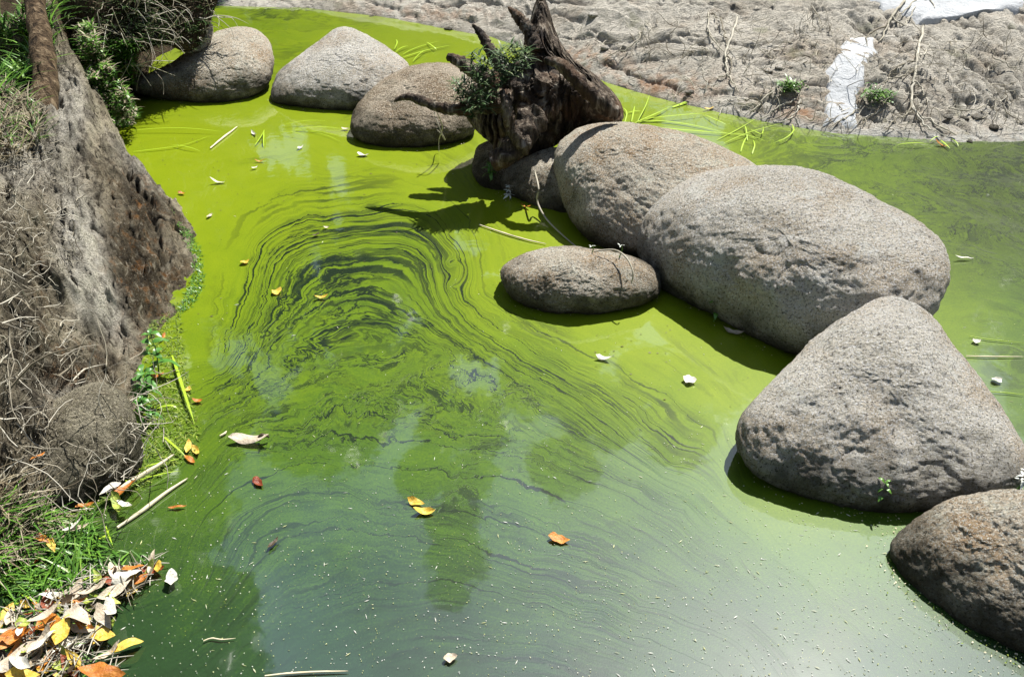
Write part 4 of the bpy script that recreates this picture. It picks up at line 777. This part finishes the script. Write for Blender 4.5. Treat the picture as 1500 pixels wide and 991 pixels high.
# the litter heap at the lower left: notable leaves first
LT = [('pale', 113, 902, .105, -20, 'broad pale beige leaf on top of the litter heap, biggest of the heap', .5, .05), ('orange', 72, 917, .10, -35, 'rust orange leaf under the broad pale leaf', .6, .03), ('yellow', 92, 922, .09, 75, 'golden brown leaf hanging beside the rust orange one', .55, .04), ('orange', 125, 915, .09, -25, 'bright orange leaf tucked below the broad pale leaf', .4, .02),
 ('pale', 152, 901, .095, -55, 'pale leaf at the right of the heap, left one of an overlapping pair', .42, .04), ('white', 162, 893, .08, -50, 'pale leaf at the right of the heap, right one of an overlapping pair', .45, .05), ('yellow', 150, 930, .075, -5, 'yellow-brown leaf at the lower right of the heap', .55, .02), ('yellow', 186, 943, .085, 30, 'bright yellow leaf separate from the heap near the dark water gap', .45, .02),
 ('pale', 158, 957, .08, 60, 'narrow pale leaf beside the dark water gap', .25, .02), ('orange', 150, 984, .125, 8, 'large rusty crumpled leaf at the bottom edge', .4, .04), ('white', 252, 846, .062, 100, 'oval white leaf floating alone right of the heap', .6, .01), ('pale', 223, 822, .09, 95, 'upright cream leaf at the tip of the litter spit', .3, .03), ('yellow', 232, 828, .04, 100, 'small lime-yellow leaf at the tip of the litter spit', .6, .02),
 ('white', 185, 843, .09, 35, 'white leaf in the middle of the litter spit', .5, .04), ('red', 157, 851, .05, -30, 'dark red leaf in the middle of the litter spit', .5, .03), ('orange', 195, 831, .07, 5, 'orange leaf on the litter spit beside the white leaf', .35, .03), ('yellow', 191, 849, .06, 40, 'yellow leaf on the litter spit below the white leaf', .45, .02), ('orange', 208, 846, .06, 35, 'brown-orange leaf on the right of the litter spit', .4, .02),
 ('pale', 168, 865, .11, 55, 'long pale leaf pointing down out of the litter spit', .32, .03), ('pale', 140, 862, .09, 35, 'pale green-tinged leaf left of the long pale leaf', .35, .03), ('white', 85, 874, .10, 8, 'white leaf lying flat at the left start of the spit', .28, .02), ('yellow', 88, 881, .09, 12, 'yellow leaf under the flat white leaf', .35, .01), ('green', 134, 878, .05, 10, 'small green leaf in the heap', .5, .02),
 ('orange', 10, 940, .11, 50, 'rust red leaf at the left edge of the frame', .5, .04), ('orange', 25, 932, .08, 20, 'orange leaf by the left frame edge', .5, .05), ('pale', 18, 965, .10, 60, 'pale yellowish leaf at the lower left edge', .4, .05), ('white', 30, 970, .08, -30, 'white leaf crossing the pale one at the lower left', .35, .06), ('pale', 60, 940, .09, 70, 'creamy leaf below the rust orange leaf', .4, .05),
 ('white', 66, 935, .07, 60, 'short white leaf below the rust orange leaf', .35, .06), ('pale', 10, 922, .09, 25, 'narrow pale strip of leaf at the left edge', .2, .06), ('yellow', 35, 990, .09, 5, 'golden leaf on the bottom edge', .4, .03), ('pale', 68, 900, .10, 40, 'thin cream leaf rising left out of the heap', .2, .06), ('white', 29, 921, .04, 100, 'small oval white leaf near the left edge', .5, .06), ('green', 34, 913, .04, 10, 'small round green leaf near the left edge', .8, .06),
 ('orange', 184, 716, .09, 40, 'orange leaf against the straw at the foot of the dark boulder', .45, .02), ('green', 172, 737, .09, -50, 'yellow-green leaf below the straw at the boulder foot', .45, .02), ('white', 184, 740, .06, -20, 'white leaf beside the yellow-green leaf', .4, .03), ('white', 161, 714, .08, 50, 'white leaf at the left end of the long straw', .35, .04), ('pale', 113, 772, .07, 45, 'pale leaf in the shore grass, lower of a near pair', .25, .03), ('white', 108, 769, .07, 40, 'white leaf in the shore grass, upper of a near pair', .22, .04),
 ('orange', 60, 788, .07, -25, 'orange leaf in the shore grass', .4, .05), ('yellow', 75, 797, .06, -60, 'yellow leaf in the shore grass', .4, .04), ('orange', 125, 740, .06, 40, 'reddish leaf in the moss fringe', .3, .03), ('red', 50, 822, .05, 20, 'brown leaf under the shore grass', .5, .02)]
for k, px, py, l, a, lab, wd, z in LT: floating_leaf(k, px, py, l, a, lab, wd, random.uniform(-.1, .25), random.uniform(.1, .5), random.uniform(-1.2, 1.2), z=z+.01, tilt=random.uniform(-.3, .3))
rs = np.random.default_rng(77); kinds = ['pale', 'white', 'orange', 'yellow', 'pale', 'red', 'green', 'dark']
GL = {'pale': 'small beige leaf in the mixed litter of the lower left corner', 'white': 'small whitish leaf in the mixed litter of the lower left corner', 'orange': 'small orange leaf in the mixed litter of the lower left corner', 'yellow': 'small yellow leaf in the mixed litter of the lower left corner', 'red': 'small red-brown leaf in the mixed litter of the lower left corner', 'green': 'small green leaf in the mixed litter of the lower left corner', 'dark': 'small dark rotten leaf in the mixed litter of the lower left corner'}
lib = {k: [leaf_mesh('fallen_leaf', LM[k], .045+.02*j, .009+.004*j, .3-.1*j, .3, j-1) for j in range(3)] for k in set(kinds)}
for i, (px, py) in enumerate(scatter(120, [(-10, 900), (60, 880), (120, 845), (215, 820), (225, 838), (170, 885), (160, 930), (120, 960), (110, 991), (-10, 995)], rs)):
    k = kinds[i % 8]; o = obj('fallen_leaf', lib[k][i % 3], label=GL[k], cat='leaf', group='small '+k+' leaves of the lower left litter', loc=unproj(px, py, .004+.03*rs.random())); o.rotation_euler = (rs.normal()*.3, rs.normal()*.3, rs.random()*6.28)
def litter_bits():
    rs = np.random.default_rng(78); mb = MB()
    for px, py in scatter(330, [(-10, 890), (60, 870), (120, 835), (225, 815), (240, 835), (170, 890), (150, 940), (190, 985), (-10, 995)], rs):
        p = unproj(px, py, .01+.03*rs.random()); a = rs.random()*6.28; d = np.array([math.cos(a), math.sin(a), rs.normal()*.2]); l = .03+.08*rs.random(); mb.tube([p-d*l/2, p+np.array([0, 0, .006]), p+d*l/2], [.0016, .0018, .0008], 4, 5)
    obj('twig_litter', mb.mesh('twig_litter', MAT_twig), kind='stuff', label='fine twigs mixed through the leaf litter')
litter_bits()
grass('grass', 'green blades poking out of the leaf litter', 260, [(-10, 850), (80, 800), (150, 800), (235, 815), (200, 850), (120, 890), (150, 985), (-10, 991)], lambda x, y: 0*x+.002, .055, .0028, 1.0, MAT_grass, 80, .5)

def stick(label, pts, rad, mat, name='stick', cat='stick', z=.008):
    mb = MB(); mb.tube([unproj(*p, z) for p in pts], [rad*.6, rad, rad*.9, rad*.3], 7, 16, .25, len(label)); obj(name, mb.mesh(name, mat), label=label, cat=cat)
MAT_cream = simple('cream_straw', [(0, (.55, .47, .30)), (1, (.74, .68, .5))], island=False, rough=.6)
stick('long cream straw slanting out of the moss by the litter', [(172, 772), (205, 750), (245, 720), (275, 700)], .007, MAT_cream)
stick('brown-edged straw lying from the dark boulder foot to the moss', [(160, 725), (195, 703), (230, 682), (255, 665)], .008, MAT_cream, z=.03)
stick('straight white twig floating below the back left boulder', [(308, 217), (325, 203), (338, 193), (348, 185)], .006, MAT_cream)
stick('long bare twig floating at the bottom edge', [(388, 989), (430, 985), (470, 983), (510, 982)], .0035, MAT_cream)
stick('forked wet twig floating at the lower left', [(298, 938), (310, 934), (325, 936), (345, 934)], .0025, MAT_cream)
stick('short pale twig floating above the curled cream leaf', [(322, 638), (328, 635), (332, 631)], .0045, MAT_cream)
stick('long white stem floating left of the low oval boulder', [(702, 329), (740, 342), (775, 352), (800, 357)], .0045, MAT_cream)
stick('thin yellow stem behind the triangular boulder, nearer the top', [(1415, 521), (1450, 522), (1500, 522)], .003, MAT_cream)
stick('thin green stem floating behind the triangular boulder', [(1420, 492), (1450, 497), (1500, 502)], .002, MAT_blade)
stick('faint stem floating lowest behind the triangular boulder', [(1445, 573), (1475, 575), (1500, 578)], .002, MAT_blade)
# curved stems arching over the stones
def stem3(label, pts, rad, mat=MAT_twig):
    mb = MB(); mb.tube([unproj(x, y, z) for x, y, z in pts], [rad, rad, rad*.6], 6, 24); obj('arching_stem', mb.mesh('arching_stem', mat), label=label, cat='stem')
stem3('pale root creeping down the flat tan stone into the water', [(783, 250, .16), (789, 275, .15), (787, 295, .07), (800, 320, .03), (825, 345, .01), (845, 362, .0)], .005)
stem3('stem arching over the right end of the low oval boulder', [(870, 368, .21), (900, 366, .23), (918, 378, .23), (927, 398, .20), (925, 415, .15)], .004)
stem3('pale loop of root in front of the brown round boulder', [(636, 165, .3), (645, 190, .22), (652, 205, .12), (645, 195, .16), (640, 190, .18)], .003)
stem3('thin root hanging straight down from the driftwood', [(638, 160, .33), (648, 185, .2), (643, 205, .08), (643, 222, .01)], .003)

def blade_tuft(label, bl, seed=0, group=None, w_=.007, name='floating_grass'):
    rs = np.random.default_rng(seed); base = unproj(*bl[0][0], 0); root = obj(name, None, label=label, cat='grass', loc=base)
    for pts in bl:
        q = catmull(np.array(pts, float), 8); P = unproj(q[:, 0], q[:, 1], .005+.012*rs.random()); P[:, 2] += .02*np.sin(np.linspace(0, 3.1, 8))*rs.random(); T = np.gradient(P, axis=0); s = np.cross(T, (0, 0, 1)); s /= np.linalg.norm(s, axis=1)[:, None]
        ww = .72*w_*np.sin(np.linspace(.5, 3.1, 8))[:, None]*(.6+.6*rs.random())
        obj('blade', mesh('blade', np.stack([P-s*ww, P+s*ww], 1).reshape(-1, 3)-base, [(2*k, 2*k+1, 2*k+3, 2*k+2) for k in range(7)], MAT_blade), root)
blade_tuft('tuft of yellow-green blades rising beyond the tan boulder', [[(934, 178), (945, 160), (952, 138)], [(930, 180), (950, 172), (975, 160)], [(925, 178), (928, 165), (930, 155)], [(915, 180), (918, 168), (912, 158)], [(935, 178), (960, 170), (985, 155)], [(920, 165), (930, 163), (940, 163)], [(935, 178), (970, 178), (1020, 185), (1075, 198)], [(930, 182), (980, 190), (1040, 195), (1090, 198)], [(940, 175), (990, 172), (1040, 166)]], 1)
blade_tuft('tuft of floating blades below the bundle of dead roots', [[(1085, 222), (1090, 208), (1098, 195)], [(1102, 225), (1105, 215), (1103, 205)], [(1050, 205), (1080, 190), (1110, 172)], [(1060, 210), (1100, 195), (1150, 180)], [(1095, 205), (1092, 190), (1090, 185)], [(1160, 182), (1162, 195), (1150, 206), (1132, 210)], [(1075, 195), (1100, 200), (1120, 206)], [(1100, 190), (1115, 200), (1118, 185)], [(1030, 168), (1050, 180), (1066, 185)]], 2, w_=.0055)
blade_tuft('flat dark green blade reaching from the rocks over the algae', [[(985, 157), (1010, 149), (1035, 141), (1055, 134)], [(1000, 151), (1020, 144), (1050, 137)]], 3, w_=.02)
blade_tuft('loose yellow blades behind the pale triangular back boulder', [[(578, 72), (582, 64), (580, 58)], [(590, 80), (610, 72), (645, 60)], [(590, 84), (625, 74), (662, 66)], [(605, 90), (615, 82), (628, 72)], [(580, 76), (590, 72), (600, 68)], [(625, 62), (635, 72), (640, 74)]], 4, w_=.006)
blade_tuft('thin stalks floating left of the brown round boulder', [[(415, 183), (450, 180), (480, 178)], [(432, 190), (470, 193), (500, 200)], [(440, 190), (475, 197), (500, 208)], [(410, 194), (430, 196), (448, 200)], [(430, 190), (470, 190), (505, 190)]], 5, w_=.0035)
blade_tuft('pair of short upright blades on the bright algae', [[(374, 212), (382, 202), (388, 190)], [(386, 214), (387, 202), (387, 190)]], 6, w_=.006)
blade_tuft('long faint stalks floating in front of the back left boulder', [[(190, 192), (260, 191), (330, 194)], [(195, 222), (230, 219), (270, 213), (310, 198)], [(250, 213), (272, 218), (294, 222)]], 7, w_=.0035)
blade_tuft('long flat blade leaning in the water beside the shore weeds', [[(252, 520), (262, 550), (275, 590), (285, 620)]], 8, w_=.010)
blade_tuft('loose blades at the lower tip of the shore weeds', [[(195, 690), (230, 680), (262, 672)], [(240, 640), (255, 655), (272, 668)], [(200, 705), (235, 700), (265, 690)], [(175, 700), (190, 708), (205, 712)], [(225, 600), (250, 598), (262, 600)]], 9, w_=.005)
blade_tuft('small leaves and blades at the far waterline below the long dead root', [[(1378, 205), (1385, 212), (1392, 218)], [(1392, 203), (1400, 210), (1404, 215)], [(1315, 212), (1340, 213), (1360, 212)], [(1362, 207), (1370, 204), (1378, 202)]], 10, w_=.006)
blade_tuft('drowned grass tuft at the lower left between shore and litter', [[(0, 895), (20, 888), (40, 880)], [(140, 790), (155, 785), (160, 775)], [(95, 860), (120, 850), (140, 840)], [(30, 870), (45, 878), (60, 888)], [(155, 770), (160, 785), (166, 800)]], 11, w_=.005)
# specks of pollen and debris drifting on the film
def specks():
    rs = np.random.default_rng(5); n = 5000; q = np.c_[rs.random(n)*1500, 230+770*rs.random(n)**.62]
    keep = rs.random(n) < np.clip(.12+.5*smoothstep(450, 900, q[:, 1])+.6*smoothstep(700, 1300, q[:, 0])*smoothstep(550, 800, q[:, 1]), 0, 1); q = q[keep]
    P = unproj(q[:, 0], q[:, 1], .003); m_ = len(P); a = rs.normal(size=m_)*.7-.35; l = .0016+.0022*rs.random(m_)**2+(rs.random(m_) < .06)*.007; ww = .0011+.0008*rs.random(m_)
    d = np.c_[np.cos(a), np.sin(a), 0*a]; s = np.c_[-np.sin(a), np.cos(a), 0*a]
    V = np.empty((m_*5, 3)); V[0::5] = P-d*l[:, None]; V[1::5] = P-s*ww[:, None]; V[2::5] = P+d*l[:, None]; V[3::5] = P+s*ww[:, None]; V[4::5] = P+np.array([0, 0, .0015])
    F = []; 
    for i in range(m_): b = 5*i; F += [(b, b+1, b+4), (b+1, b+2, b+4), (b+2, b+3, b+4), (b+3, b, b+4)]
    obj('floating_specks', mesh('floating_specks', V, F, simple('speck', [(0, (.35, .42, .10)), (.35, (.65, .66, .35)), (.6, (.8, .8, .72)), (1, (.82, .82, .78))], rough=.5), False), kind='stuff', label='pale specks of debris drifting on the algae')
    q = scatter(500, [(200, 150), (700, 230), (1100, 550), (1050, 640), (700, 440), (380, 330), (280, 600), (230, 500)], rs); mb = MB()
    for x, y in q: p = unproj(x, y, .003); a = rs.random()*6.28; d = np.array([math.cos(a), math.sin(a)*.4, 0])*(.002+.008*rs.random()**3); mb.add([p-d, p+np.array([-d[1], d[0], 0])*.35+np.array([0, 0, .001]), p+d, p-np.array([-d[1], d[0], 0])*.35], [(0, 1, 2, 3)])
    obj('dark_specks', mb.mesh('dark_specks', LM['dark']), kind='stuff', label='dark specks of rotten debris on the bright algae')
specks()

# scum and chips gathered along the waterlines of the boulders
def waterline_scum():
    rs = np.random.default_rng(91); mb = MB(); md = MB()
    for o in [o for o in bpy.data.objects if o.name.startswith('boulder')]:
        v = np.empty(len(o.data.vertices)*3, np.float32); o.data.vertices.foreach_get('co', v); v = v.reshape(-1, 3).astype(float); c = v.mean(0)
        v = v[np.abs(v[:, 2]) < .008]
        if not len(v): continue
        for p in v[rs.integers(0, len(v), 420)]:
            if vnoise(p[None]*6, 4)[0] < -.15: continue
            d = p-c; d[2] = 0; d /= np.linalg.norm(d); q = p+d*(.012+abs(rs.normal())*.035); q[2] = .003+.003*rs.random(); a = rs.random()*6.28; l = .0012+.0035*rs.random()**2; t = np.array([math.cos(a), math.sin(a), 0])*l; n = np.array([-t[1], t[0], 0])*.55
            (mb if rs.random() < .6 else md).add([q-t, q-n, q+t, q+n+np.array([0, 0, .002])], [(0, 1, 2, 3)])
    obj('scum_flecks', mb.mesh('scum_flecks', MAT_moss), kind='stuff', label='flecks of green scum along the waterline of the boulders')
    obj('scum_flecks', md.mesh('scum_flecks', MAT_cream), kind='stuff', label='pale flecks of foam along the waterline of the boulders')
waterline_scum()
